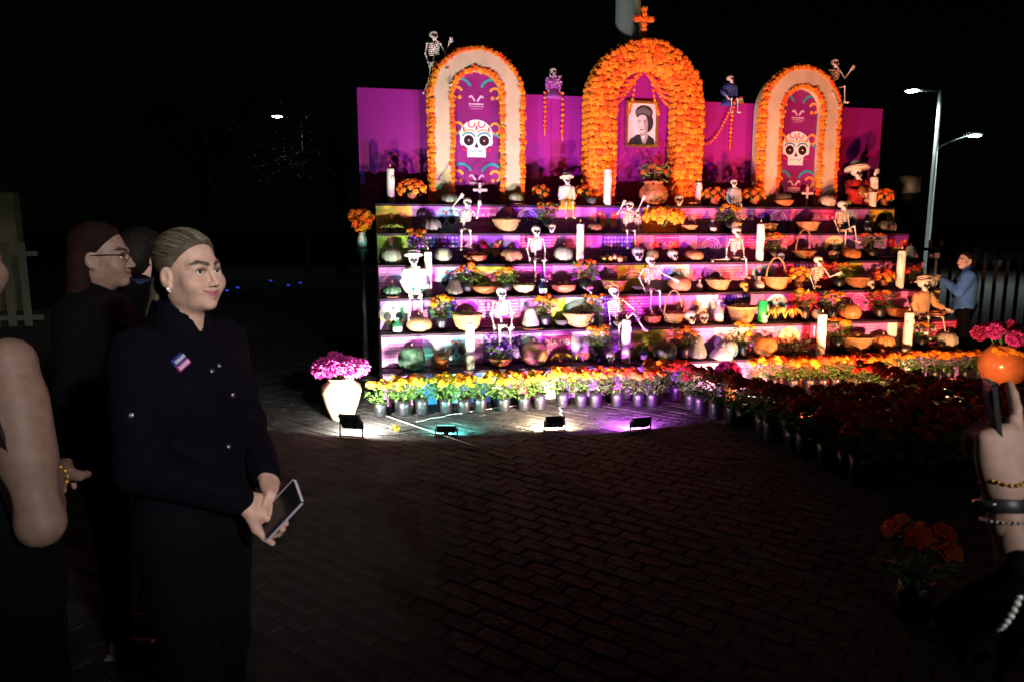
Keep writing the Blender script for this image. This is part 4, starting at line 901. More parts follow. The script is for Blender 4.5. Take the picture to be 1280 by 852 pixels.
pumpkin(1, 1021, 14, 15, 'pale round gourd half hidden behind a candle, second step', c='pale', ribd=.04)
plant(1, 1039, 28, 38, 'orange marigold pot above the potato basket, second step', nb=8, br=.03)
pumpkin(1, 1062, 26, 20, 'bright orange pumpkin before the magenta ring print', c='orange', ribd=.07)
plant(1, 1098, 30, 38, 'leafy marigold with few red blooms, second step', nb=5, c='r', br=.03)
basket(1, 1121, 28, 13, 'shallow basket near the orange lit figure, second step', n=0, m=m_wick2)
m_doll = mat('straw doll', (.6, .34, .16), .8, var=.2)
skel(1, 1151, 'straw hatted figure with outstretched leg at the red panel', 1.15, .1, shirt=m_doll, hat=(m_straw, .09, .8), Rr=dict(el=(.13, -.04, .15), wr=(.22, -.1, .1), kn=(.12, -.16, .03), an=(.16, -.18, -.16)))
bowl(1, 1170, 24, 9, 'red clay bowl beside the straw hatted figure', n=0)
# ---- lowest step
pumpkin(0, 515, 35, 29, 'big mottled green pumpkin with red print behind, lowest step', c='green', ribs=7, ribd=.1)
def k_terra(t, w, h):
    build('pot_body', MB().lathe([(w*.34, .0), (w*.44, h*.72), (w*.52, h*.74), (w*.52, h), (w*.46, h), (w*.42, h*.85), (.002, h*.84)], 20), m_clay, t); build('saucer', MB().lathe([(w*.4, -.0), (w*.56, .02), (w*.52, .02), (.002, .008)], 20), m_clayd, t); k = build('soil_mound', MB().ball((0, 0, h*.82), (w*.38, w*.38, w*.14), 10, 6), mat('soil', (.03, .02, .015), .95), t)
item(k_terra, 'terracotta_pot', 'pot', 0, 552, 20, 18, 'empty terracotta flower pot on saucer, lowest step')
candle(0, 588, 58, 'tallest white candle before the blue skull print, lowest step', w=11, dv=.06)
def k_planter(t, w, h):
    r = w/2; build('bowl_body', MB().lathe([(r*.5, 0), (r*.75, h*.35), (r*.72, h*.4), (.002, h*.35)], 20), m_clay, t); stuff(build('foliage', leaves_mb(90, r, h*.35, h*.95, 8, .05), m_leaf, t, False)); mp = mat('violet petal', (.08, .02, .3), .7, var=.3)
    for i in range(16): a = i*2.4; q = r*.95*math.sqrt((i+.5)/16); build('violet', MB().ball((q*math.cos(a), q*math.sin(a), h*(.85+.15*math.sin(i*3))), (.022, .022, .017), 6, 4), mp, t, False)
item(k_planter, 'violet_planter', 'plant', 0, 626, 40, 26, 'clay bowl of violet flowers under dangling skeleton feet')
pumpkin(0, 668, 34, 29, 'large tan pumpkin with green patches, lowest step', c='tan', ribs=5, ribd=.12)
item(k_bananas, 'banana_hand', 'bananas', 0, 701, 30, 18, 'small hand of bananas under the DIA DE MUERTOS panel', n=7)
item(k_bananas, 'banana_hand', 'bananas', 0, 728, 22, 18, 'plump bananas left of a marigold pot, lowest step', n=6)
plant(0, 747, 30, 48, 'marigold in grey bag beside lilac skull, lowest step', nb=9, br=.03)
skull(0, 763, 14, 15, 'lilac tinted skull at the foot of a marigold pot', m=mat('lilac sugar', (.55, .45, .7), .5), dv=.06)
candle(0, 782, 55, 'tall white candle in front of the leaning skeleton, lowest step', w=11, dv=.06)
bottle(0, 804, 11, 18, 'small dark bottle with square label, lowest step', glass=m_glassd)
pumpkin(0, 831, 30, 23, 'olive green ribbed pumpkin below olive arch print, lowest step', c='grey', ribs=12)
plant(0, 855, 30, 42, 'lime leaved marigold in silver grey bag, lowest step', nb=8, c='oy', br=.028)
gourd(0, 871, 25, 30, 'tall mint green bell gourd on lowest step', c='mint')
pumpkin(0, 908, 28, 22, 'blue green pumpkin with pale stem, lowest step', c='mint', ribs=10)
plant(0, 928, 28, 44, 'marigold in grey bag between two pumpkins, lowest step', nb=8, c='oy', br=.03)
pumpkin(0, 956, 29, 24, 'orange brown round pumpkin left of the moon print', c='orange', ribs=6, ribd=.08)
def k_greens(t, w, h): stuff(build('leaf_heap', leaves_mb(110, w*.5, 0.0, h, 4, .07), mat('dark greens', (.03, .06, .02), .6, var=.4), t, False)); build('root', MB().tube([(-w*.4, 0, .03), (0, .01, .04), (w*.4, 0, .03)], [.01, .03, .01], 6), m_stem, t)
item(k_greens, 'leafy_greens', 'greens', 0, 990, 50, 20, 'heap of dark leafy greens below the moon print')
candle(0, 1025, 52, 'tall candle between leafy greens and marigold pot, lowest step', w=11, dv=.06)
plant(0, 1045, 30, 46, 'marigold pot between candle and potato basket, lowest step', nb=8, br=.032)
basket(0, 1069, 40, 20, 'tilted round basket full of potatoes, lowest step', n=14, fill=(4,), m=m_wick2)
pumpkin(0, 1103, 28, 21, 'ribbed orange pumpkin beside potato basket, lowest step', c='orange', ribs=11)
candle(0, 1133, 50, 'tall cream candle beside mixed flower pot, lowest step', w=11, dv=.06)
def k_mixed(t, w, h):
    k_plant(t, w, h, 6, 'oy', br=.026); mp = mat('pink petal', (.75, .25, .5), .7)
    for i in range(7): a = i*2.4+1; build('pink_bloom', MB().ball((w*.4*math.cos(a), w*.4*math.sin(a), h*(.6+.05*(i % 4))), (.03, .03, .022), 7, 4), mp if i % 2 else m_shirt, t, False)
item(k_mixed, 'mixed_flower_pot', 'plant', 0, 1151, 30, 38, 'black pot of mixed pink and orange flowers, lowest step')
pumpkin(0, 1183, 25, 20, 'white striped pumpkin on a plate at the end of lowest step', c='white', ribs=8, plate=True)

# ---- figures and garlands along the top of the wall
def wall_u(px): return u_px(px, WALL_V+.03, 3.4)
zt = WALL_T+.004
t = thing('skeleton_figure', 'grey skeleton waving from the shoulder of the left arch', 'skeleton', A(u_px(543, AV+.1, 3.6), AV+.12, z_py(84, A(u_px(543, AV+.1, 3.6), AV+.12, 3.6))), AZ)
k_skeleton(t, 1.02, Rr=dict(el=(.13, -.02, .15), wr=(.18, -.04, .27), kn=(.14, -.14, -.05), an=(.16, -.16, -.22)), L=dict(el=(.1, .01, .15), wr=(.07, -.03, .04), kn=(.06, -.02, -.14), an=(.12, .05, -.28)), head=(0, 0, .2))
m_pur = mat('purple floral cloth', (.25, .04, .3), .8, var=.6, scale=40); m_blu = mat('blue shawl', (.02, .06, .25), .8, var=.3)
t = thing('catrina_figure', 'skeleton in ruffled purple dress seated on the back wall', 'skeleton', A(wall_u(691), WALL_V+.02, zt), AZ)
k_skeleton(t, .82, shirt=m_pur, skirt=m_pur, legs=False, head=(0, .1, .3))
stuff(build('ruffle', leaves_mb(120, .11, .13, .27, 6, .05), mat('pale ruffle', (.6, .4, .6), .8, var=.4, scale=30), t, False))
t = thing('catrina_figure', 'skeleton wrapped in blue shawl and striped serape on the back wall', 'skeleton', A(wall_u(911), WALL_V+.02, zt), AZ)
k_skeleton(t, .86, shirt=m_blu, skirt=m_blu, legs=True, head=(0, 0, .4), L=dict(el=(.15, -.04, .15), wr=(.1, -.1, .07)))
for i, c in enumerate(('red', 'olive', 'green', 'white', 'red')): build('serape_stripe', MB().box((.1, -.1, -.09+.024*i), (.14, .02, .0235), bev=.004), mat('serape '+c, [q*.6 for q in COLS[c]], .9), t, False, rot=(0, R(-22), 0))
t = thing('skeleton_figure', 'small skeleton perched on the shoulder of the right arch', 'skeleton', A(u_px(1042, AV+.1, 3.5), AV+.12, z_py(114, A(u_px(1047, AV+.1, 3.6), AV+.12, 3.6))), AZ)
k_skeleton(t, 1.02, Rr=dict(el=(.15, -.02, .16), wr=(.2, -.06, .26)), L=dict(kn=(.1, -.14, -.06), an=(.04, -.18, -.24)), head=(0, 0, -.2))
def garland(label, pts, n, r=.02, tassel=True):
    t = thing('garland', label, 'garland', A(0, 0, 0), AZ); cord = MB(); cord.tube(pts, .004, 4)
    L = [0]
    for a, b in zip(pts, pts[1:]): L.append(L[-1]+(Vector(b)-Vector(a)).length)
    for i in range(n):
        s = L[-1]*i/(n-1); j = max(0, min(len(pts)-2, [k for k in range(len(L)) if L[k] <= s+1e-9][-1])); f = (s-L[j])/(L[j+1]-L[j]); p = Vector(pts[j]).lerp(Vector(pts[j+1]), f); blossom(t, p, r*random.uniform(.9, 1.2), (0, -1, .2), 'o')
    build('cord', cord, m_marir, t)
    if tassel: build('tassel', MB().tube([pts[-1], Vector(pts[-1])-Vector((0, 0, .12))], [.014, .008], 6), m_marir, t)
gv = WALL_V-.03
for px, l, ln in ((681, 'hanging blossom string with tassel at the right hand of purple dressed skeleton', .38), (703, 'hanging blossom string with tassel at the left hand of purple dressed skeleton', .44)):
    u = u_px(px, gv, 3.2); garland(l, [(u, gv, WALL_T+.02-.0), (u+.005, gv, WALL_T-ln*.5), (u, gv, WALL_T-ln)], 8)
u = u_px(914, gv, 3.2); garland('hanging blossom string with tassel under the blue shawl figure', [(u, gv-.06, WALL_T-.02), (u, gv, WALL_T-.25), (u, gv, WALL_T-.5)], 10)
u2 = u_px(879, gv, 3.1); garland('looped blossom string from blue shawl figure to the portrait arch', [(u-.03+(u2-u)*f, gv-.02, WALL_T-.1-.45*math.sin(f*1.9)) for f in [i/9 for i in range(10)]], 15, .017, False)
# ------------------------------------------------------------------ floodlights on the paving
m_flood = mat('black flood housing', (.015, .015, .016), .45, var=.1)
def flood(px, py, w, h, tilt, col, power, label, lift=.03, rz=0., glow=6., spread=180, beam=95, aim=46, spill=.06):
    P = ground(px, py); P.z = .021; t = thing('floodlight', label, 'floodlight', P, AZ+rz)
    n = Matrix.Translation((0, 0, lift+h/2)) @ Matrix.Rotation(R(tilt), 4, 'X')
    b = put('housing', MB().box((0, -.01, 0), (w, .035, h), bev=.006).mesh('housing', m_flood, False), t, mx=n)
    fin = MB()
    for i in range(7): fin.box(((i-3)*w*.12, -.034, 0), (.006, .016, h*.8))
    build('cooling_fins', fin, m_flood, b, False)
    build('junction_box', MB().box((0, -.05, 0), (w*.25, .03, h*.3), bev=.004), m_flood, b, False)
    build('lens', MB().box((0, .0095, 0), (w*.86, .004, h*.82)), mat('lit lens '+label[:14], (.8, .8, .8), .3, var=0, emit=col, estr=glow), b, False)
    br = MB(); 
    for s in (-1, 1): br.tube([(s*(w/2+.008), 0, lift+h/2), (s*(w/2+.008), -.01, .004)], .007, 5)
    br.tube([(-w/2-.008, -.01, .006), (w/2+.008, -.01, .006)], .007, 5); br.box((0, -.01, .003), (w*1.25, .07, .006))
    build('bracket', br, m_flood, t, False)
    ld = bpy.data.lights.new('flood lamp', 'AREA'); ld.shape = 'RECTANGLE'; ld.size = w*.7; ld.size_y = h*.5; ld.energy = power; ld.color = col; ld.spread = R(spread)
    put('lamp', ld, t, mx=Matrix.Translation((0, 0, lift+h/2)) @ Matrix.Rotation(R(-28), 4, 'X') @ Matrix.Translation((0, .05, 0)) @ Matrix.Rotation(R(90), 4, 'X'))
    ld.energy = power*spill                                     # wide spill of the open face
    l2 = ld.copy(); l2.energy = power; l2.spread = R(beam)      # reflector beam
    put('lamp', l2, t, mx=Matrix.Translation((0, 0, lift+h/2)) @ Matrix.Rotation(R(max(tilt, aim)), 4, 'X') @ Matrix.Translation((0, .03, 0)) @ Matrix.Rotation(R(90), 4, 'X'))
    return t
flood(440, 549, .19, .15, 32, (1, .98, .88), 62, 'flood lamp on splayed legs beside the pale clay jar', lift=.07, rz=-.45, spill=1.6, aim=33, beam=125)
flood(558, 547, .17, .075, 50, (.1, .85, .75), 8, 'low flat floodlight casting teal light on paving', lift=.03, rz=-.2, spill=4.5)
flood(693, 541, .165, .11, 28, (1, .78, .52), 66, 'square floodlight throwing warm yellow light on paving', lift=.035, rz=-.1, spill=1.9, aim=33, beam=130)
flood(800, 540, .18, .1, 34, (.66, .12, 1), 42, 'floodlight throwing violet light on paving', lift=.03, rz=.1, spill=2.6, aim=35, beam=115)
flood(945, 510, .3, .09, 40, (1, .95, .93), 15, 'bright white floodlight behind the magenta flowers', lift=.02, rz=-.6, aim=44, beam=120, spill=.3)
flood(1020, 526, .2, .12, 40, (1, .18, .06), 85, 'floodlight throwing red orange light inside the flower path', lift=.03, rz=-.3, spill=.8, aim=40, beam=110)
flood(1215, 530, .2, .12, 35, (1, .5, .24), 66, 'floodlight throwing amber light on the paving before the orange jar', lift=.03, rz=.15, spill=2., beam=150, aim=36)

# ------------------------------------------------------------------ flower pots on the paving
pot_protos = {}
def pot_proto(c, seed, tall):
    random.seed(seed); t = thing('marigold_pot', 'x', 'plant', (0, 0, 0)); k_plant(t, .27, tall, 9, c, potf=.42, br=.041, leafn=170); return t
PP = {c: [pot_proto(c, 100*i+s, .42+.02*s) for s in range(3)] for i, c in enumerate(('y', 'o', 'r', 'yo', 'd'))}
used_pot = set()
def pot_copy(c, loc, label, group, s=1.):
    src = random.choice(PP[c]); rz = random.uniform(0, 6.28)
    if src.name not in used_pot: used_pot.add(src.name); r = src
    else:
        r = src.copy(); COL.objects.link(r)
        for ch in src.children: q = ch.copy(); COL.objects.link(q); q.parent = r
    r.location = loc; r.rotation_euler = (0, 0, rz); r.scale = (s, s, s); tag(r, label, 'plant', group)
random.seed(21)
def alt_row(pts, step, jit=.03):
    P = [Vector((a, b)) for a, b in pts]; out = []; carry = 0.
    for a, b in zip(P, P[1:]):
        L = (b-a).length; d = carry
        while d < L: q = a.lerp(b, d/L); out.append((q.x+random.uniform(-jit, jit), q.y+random.uniform(-jit, jit))); d += step
        carry = d-L
    return out
for u, v in alt_row([(-.02, -.42), (1.5, -.42), (2.35, -.48), (2.7, -.62)], .19): pot_copy('yo' if u > 1.6 else 'y', A(u, v, .021), 'yellow marigold in black bag, front row between pale jar and violet floodlight', 'front row of yellow marigold pots', .84)
for u, v in alt_row([(.1, -.18), (1.5, -.18), (2.8, -.22)], .24): pot_copy('y' if u < 1.4 else 'o', A(u, v, .021), 'marigold pot set against the altar base, behind the front row of bags', 'back row of marigold pots', .8)
for u, v in alt_row([(2.75, -.35), (3.0, -.35)], .22): pot_copy('o', A(u, v, .021), 'orange marigold pot at the corner where row meets flower path', 'corner marigold pots', 1.)
for u, v in alt_row([(3.95, -.2), (4.6, -.24)], .2): pot_copy('yo', A(u, v, .021), 'golden marigold pot behind the bright white floodlight', 'golden marigold pots behind white floodlight', .84)
for u, v in alt_row([(4.65, -.3), (5.5, -.26)], .19): pot_copy('o' if random.random() < .6 else 'r', A(u, v, .021), 'deep orange marigold pot below the potato basket', 'deep orange marigold pots', .86)
for u, v in alt_row([(4.3, -.1), (5.6, -.1)], .25): pot_copy('r' if random.random() < .6 else 'o', A(u, v, .021), 'rust marigold pot tucked behind deep orange pots at altar foot', 'rust marigold pots', .8)
for u, v in alt_row([(5.6, -.2), (6.95, -.15)], .2): pot_copy('o', A(u, v, .021), 'orange marigold pot in the row running to the glazed orange jar', 'marigold pots beside orange jar', .84)
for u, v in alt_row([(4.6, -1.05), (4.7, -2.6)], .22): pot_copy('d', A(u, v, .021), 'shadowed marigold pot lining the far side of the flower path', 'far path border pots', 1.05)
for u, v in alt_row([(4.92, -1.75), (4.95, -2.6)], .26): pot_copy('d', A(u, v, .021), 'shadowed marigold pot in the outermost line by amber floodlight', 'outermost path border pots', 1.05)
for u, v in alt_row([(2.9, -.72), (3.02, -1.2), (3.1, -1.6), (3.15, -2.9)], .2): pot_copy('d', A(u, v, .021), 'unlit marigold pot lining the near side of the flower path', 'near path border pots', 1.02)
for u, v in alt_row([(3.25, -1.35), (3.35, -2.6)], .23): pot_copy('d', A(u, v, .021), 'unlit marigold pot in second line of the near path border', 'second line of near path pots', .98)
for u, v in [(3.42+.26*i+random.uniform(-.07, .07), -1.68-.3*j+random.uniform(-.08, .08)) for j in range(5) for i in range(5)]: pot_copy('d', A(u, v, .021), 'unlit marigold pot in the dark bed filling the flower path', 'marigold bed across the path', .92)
P = at(1150, 685, 2.9); 
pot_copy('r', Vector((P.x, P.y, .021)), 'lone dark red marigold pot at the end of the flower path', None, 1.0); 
for ps in PP.values():
    for r in ps:
        if r.name not in used_pot:
            for ch in list(r.children): bpy.data.objects.remove(ch)
            bpy.data.objects.remove(r)
# magenta flower pot by the white floodlight
m_mag = mat('magenta petal', (.62, .04, .32), .7, var=.35, scale=60); m_magd = mat('crimson petal', (.4, .015, .1), .7, var=.35, scale=60)
def petal_ball(mb, c, r, n, seed, ls):
    rg = random.Random(seed)
    for i in range(n):
        z = 1-2*(i+.5)/n; a = i*2.4; q = math.sqrt(1-z*z); d = Vector((q*math.cos(a), q*math.sin(a), z)); p = Vector(c)+d*r*rg.uniform(.7, 1.); s = d.cross(Vector((rg.uniform(-1, 1), rg.uniform(-1, 1), rg.uniform(-1, 1)))).normalized(); w = ls*.35
        mb.add([p-s*w*.5, p+d*ls*.5+s*w-s.cross(d)*w*.6, p+d*ls, p+d*ls*.5-s*w*1.3+s.cross(d)*w*.6], [(0, 1, 2, 3)])
P = ground(908, 506); P.z = .021
t = thing('magenta_flower_pot', 'round magenta flower plant lit by the white floodlight', 'plant', P, AZ)
build('pot', MB().lathe([(.09, 0), (.11, .2), (.12, .22), (.1, .21), (.002, .2)], 16), m_shirt, t)
mb = MB(); petal_ball(mb, (0, 0, .28), .12, 420, 3, .045); stuff(build('petals', mb, m_mag, t, False)); build('foliage', MB().ball((0, 0, .27), (.12, .12, .1), 12, 8), m_leaf, t)
P = A(u_px(905, .03, .36), .1, tz(0)); 
t = thing('white_bowl', 'upturned white bowl on lowest step above the magenta flowers', 'bowl', P, AZ); build('bowl_body', MB().lathe([(.13, 0), (.125, .04), (.09, .09), (.04, .115), (.035, .125), (.002, .125)], 24), mat('white enamel', (.42, .46, .46), .3), t)
# ---- big jars
def jar(P, w, h, m, label, seed, fm, flip):
    r = w/2; t = thing('flower_jar', label, 'jar', P, AZ)
    if not flip: pr = [(r*.48, 0), (r*.55, h*.05), (r*.82, h*.38), (r, h*.68), (r*.94, h*.82), (r*.62, h*.93), (r*.6, h*.96), (r*.72, h), (r*.66, h), (r*.52, h*.92), (.002, h*.8)]
    else: pr = [(r*.5, 0), (r*.8, h*.12), (r*.98, h*.4), (r, h*.55), (r*.88, h*.75), (r*.55, h*.94), (r*.52, h), (r*.46, h*.98), (.002, h*.85)]
    build('jar_body', MB().lathe(pr, 40), m, t)
    st = MB(); rg = random.Random(seed)
    for i in range(14): a = i*2.4; q = r*.85*math.sqrt(i/14); st.tube([(q*.4*math.cos(a), q*.4*math.sin(a), h*.85), (q*.8*math.cos(a), q*.8*math.sin(a), h*1.1), (q*1.1*math.cos(a), q*1.1*math.sin(a), h*1.3)], .008, 5)
    build('stems', st, m_leaf, t)
    for i in range(11):
        a = i*2.4; q = r*1.15*math.sqrt((i+.3)/11); mb = MB(); petal_ball(mb, (0, 0, 0), .055, 110, i, .05); mb.ball((0, 0, 0), .05, 8, 6); build('bloom', mb, fm if (i+seed) % 3 else m_mag, t, False, loc=(q*math.cos(a), q*math.sin(a), h*(1.18+.28*rg.random()*(1-q/r*.4))))
    return t
P = ground(428, 526); P.z = .02; s = mpp(P); jar(P, 50*s, 53*s, mat('pale clay jar', (.55, .36, .23), .6, var=.12, bump=.2), 'pale clay jar of magenta flowers beside the first floodlight', 1, m_mag, False)
P = ground(1251, 481); P.z = .02; s = mpp(P); tj = jar(P, 56*s, 49*s, mat('glazed orange clay', (.6, .17, .05), .25, var=.15, coat=.3), 'round glazed orange jar of crimson flowers beyond the altar end', 2, m_magd, True)
for i in range(6): a = -2.9+.3*i; r_ = 28*s; blossom(tj, (r_*(.72+.05*(i % 2))*math.cos(a), r_*(.72+.05*(i % 2))*math.sin(a), 49*s*(.9-.05*(i % 3))), .038, (math.cos(a), math.sin(a), .5), 'y')
# pedestal with marigolds at the altar's left end
P = A(-.16, 1.35, .02); t = thing('plant_stand', 'black plant stand behind the pink end of the altar', 'stand', P, AZ)
build('column', MB().lathe([(.12, 0), (.11, .03), (.035, .06), (.03, 1.45), (.1, 1.5), (.1, 1.52), (.002, 1.525)], 16), m_flood, t)
P2 = A(-.16, 1.35, 1.548); t = thing('marigold_bunch', 'marigold spray in white vase on the black plant stand', 'flowers', P2, AZ)
build('vase', MB().lathe([(.05, 0), (.06, .08), (.035, .14), (.045, .17), (.002, .15)], 14), m_shirt, t)
for i in range(26): a = i*2.4; q = .13*math.sqrt((i+.5)/26); blossom(t, (q*math.cos(a), q*math.sin(a)*.8, .2+.22*((i*7) % 26)/26), .042, (math.cos(a)*.6, -.6, .5), 'o')
# fallen marigolds on the paving
for px, py, l in ((508, 521, 'fallen yellow marigold stem lying before the front row'), (555, 513, 'single loose marigold bloom at the foot of a bag'), (495, 541, 'trodden marigold beside the teal floodlight cable')):
    P = ground(px, py); P.z = .03; t = thing('fallen_marigold', l, 'flower', P, random.uniform(0, 3)); build('stem', MB().tube([(0, 0, 0), (.06, .01, .004), (.13, .0, .0)], .004, 5), m_leaf, t); blossom(t, (0, 0, .015), .035, (-.8, -.2, .6), 'y')
# ---- cables
def cable(label, pts, r=.006, m=None):
    Q = []
    for i in range(len(pts)-1):
        a, b = ground(*pts[i]), ground(*pts[i+1])
        for k in range(6): q = a.lerp(b, k/6); w = .012*math.sin((i*6+k)*1.7); Q.append((q.x+w, q.y-w, .024+r))
    e = ground(*pts[-1]); Q.append((e.x, e.y, .024+r)); o = build('power_cable', MB().tube(Q, r, 5), m or mat('pale cable', (.3, .28, .26), .6, var=.1)); tag(o, label, 'cable')
cable('pale power cable running from the jar floodlight across the dark paving', [(483, 523), (520, 536), (556, 548), (600, 563), (660, 586), (760, 626), (860, 664), (930, 690), (985, 712)], .0045)
cable('short white cable looping beside the front row of bags', [(520, 530), (560, 522), (610, 514), (650, 509)], .003)
cable('pale cable stretched along the ground before the orange jar', [(1165, 499), (1230, 498), (1300, 497)], .008, m_lab)
cable('thin black cable curling behind the jar floodlight', [(440, 546), (480, 548), (520, 545), (556, 546)], .004, m_flood)
cable('thin pale lead rising from the warm floodlight', [(703, 538), (703, 528), (701, 516), (699, 508)], .004, m_lab)

# ------------------------------------------------------------------ surroundings
m_steel = mat('galvanised steel', (.42, .44, .44), .5, .3, var=.1); m_dark = mat('dark iron', (.03, .03, .032), .6, var=.1)
P = at(785, 20, 10.75); t = thing('flagpole', 'thick pale pole rising behind the middle arch', 'pole', (P.x, P.y, 0), 0)
build('shaft', MB().lathe([(.23, 0), (.21, .4), (.185, .45), (.18, 9), (.16, 14)], 28), mat('pale pole paint', (.5, .58, .55), .5, var=.06), t); build('base', MB().box((0, 0, .12), (.8, .8, .24), bev=.03), mat('concrete', (.25, .24, .23), .8, var=.2), t, False)
m_lamp = mat('street lamp lens', (.9, .95, .9), .3, var=0, emit=(.75, 1, .92), estr=60)
def street_lamp(base, H_, arms, label, power, rz=0., pm_=None):
    m_steel = pm_ or MATS['galvanised steel']
    t = thing('street_lamp', label, 'street lamp', base, rz)
    build('pole', MB().lathe([(.14, 0), (.13, .3), (.085, .35), (.075, H_*.6), (.06, H_)], 14), m_steel, t)
    for dx, z0, z1 in arms:
        sg = 1 if dx > 0 else -1
        build('arm', MB().tube([(0, 0, z0), (dx*.4, 0, z0+(z1-z0)*.6), (dx*.85, 0, z1)], [.04, .035, .03], 8), m_steel, t)
        hd = build('lamp_head', MB().box((dx+sg*.05, 0, z1+.05), (.62, .26, .1), taper=.8, bev=.03), m_steel, t, False)
        build('lens', MB().lathe([(.001, -.03), (.17, -.03), (.22, 0)], 16, (dx+sg*.08, 0, z1-.003), sy=.75), m_lamp, hd)
        ld = bpy.data.lights.new('street lamp light', 'SPOT'); ld.energy = power; ld.color = (.85, 1, .95); ld.spot_size = R(150); ld.spot_blend = .6; ld.shadow_soft_size = .15
        put('lamp', ld, t, (dx, 0, z1-.06))
    return t
tp = at(1176, 112, 25); l1 = at(1143, 114, 25); l2 = at(1215, 170, 25)
street_lamp((tp.x, tp.y, 0), tp.z, [(l1.x-tp.x, tp.z-.05, l1.z), (l2.x-tp.x, z_py(187, tp), l2.z)], 'two armed street lamp with both heads lit beyond the altar end', 900)
P = at(349, 146, 32); street_lamp((P.x+1.0, P.y, 0), P.z+.1, [(-1.0, P.z, P.z)], 'distant lit street lamp among dark trees', 3, pm_=m_dark)
# added lamp, unseen behind the viewer, put in to brighten the spectators
LP = Vector((2.8, -3.0, 3.3))
tl = street_lamp((3.3, -3.8, 0), 3.5, [(-.9, 3.45, 3.4)], 'added short street lamp, unseen behind the viewer, brightening the spectators', 1900, rz=R(-60))
for ch in tl.children:
    if ch.type == 'LIGHT':
        ch.data.spot_size = R(28); ch.data.spot_blend = 1.; ch.data.color = (1, .93, .88); mw = (Vector((-.3, 1.95, 1.8))-LP).to_track_quat('-Z', 'Y').to_matrix().to_4x4(); mw.translation = LP
        ch.matrix_local = (Matrix.Translation(tl.location) @ tl.rotation_euler.to_matrix().to_4x4()).inverted() @ mw
# bollard lamp by the altar end
P = at(1130, 292, 11.5); t = thing('bollard_lamp', 'unlit grey drum topped post behind the end of altar', 'post', (P.x, P.y, 0)); zz = at(1130, 222, 11.5).z; build('post', MB().lathe([(.1, 0), (.1, zz-.25)], 14), m_dark, t); build('drum', MB().lathe([(.14, 0), (.18, .02), (.18, .24), (.15, .27), (.002, .28)], 20, (0, 0, zz-.25)), m_steel, t)
# iron fence on the right
t = thing('iron_fence', 'dark iron railing behind the man in blue', 'fence', (8.6, 11.5, 0), R(-10))
for i in range(34): put('picket', cached('picket', lambda: MB().box((0, 0, .8), (.05, .025, 1.6)).mesh('picket', mat('fence paint', (.06, .05, .055), .5, var=.1), False)), t, ((i-12)*.17, 0, 0))
for z in (.15, 1.45): build('rail', MB().box((.8, -.026, z), (6., .025, .05)), MATS['fence paint'], t, False)
# pale building and slatted gate on the left
t = thing('garden_building', 'low pale building with a lit strip lamp far behind the spectators', 'building', (-14.4, 15.2, 0), R(12)); m_ochre = mat('ochre render', (.35, .3, .18), .85, var=.25, scale=2)
build('wall', MB().box((0, 0, 1.3), (7, .3, 2.6)), m_ochre, t, False); build('roof', MB().box((0, -.2, 2.7), (7.4, 1.2, .15), bev=.03), m_dark, t, False)
bl = build('strip_lamp', MB().box((.4, -.25, 2.28), (4.6, .06, .05)), mat('strip lamp', (.9, .95, .8), .4, var=0, emit=(.95, 1, .75), estr=.6), t, False)
ld = bpy.data.lights.new('strip light', 'AREA'); ld.shape = 'RECTANGLE'; ld.size = 4.5; ld.size_y = .1; ld.energy = 8; ld.color = (.9, 1, .7); put('lamp', ld, t, (.4, -.5, 2.25), (R(-25), 0, 0))
t = thing('slatted_gate', 'pale slatted gate behind the bare shouldered spectator', 'gate', (-10.3, 12.4, 0), R(12)); m_slat = mat('pale slat', (.2, .2, .14), .7, var=.15)
for i in range(16): put('slat', cached('slat', lambda: MB().box((0, 0, .8), (.13, .03, 1.5), bev=.006).mesh('slat', m_slat, False)), t, ((i-9)*.26, 0, 0))
for z in (.2, 1.35): build('rail', MB().box((-.4, .032, z), (4.4, .03, .09)), m_slat, t, False)
# small blue lamps on dark bollards, far left of the altar
m_blue = mat('blue lamp', (.05, .08, .6), .4, var=0, emit=(.05, .1, 1), estr=.5)
for i, (px, py) in enumerate(((285, 385), (299, 394), (362, 391), (377, 389), (340, 384))):
    P = at(px, py, 19+i); t = thing('bollard_light', 'dark bollard with a blue glowing lens in the unlit garden', 'bollard', (P.x, P.y, 0), 0, 'blue bollard lights'); zz = max(.2, P.z)
    build('post', MB().lathe([(.07, 0), (.06, zz-.1), (.04, zz-.09), (.04, zz+.06), (.002, zz+.08)], 10), m_dark, t); build('lens', MB().lathe([(.042, zz-.025), (.045, zz), (.042, zz+.025)], 12, close=True), m_blue, t)
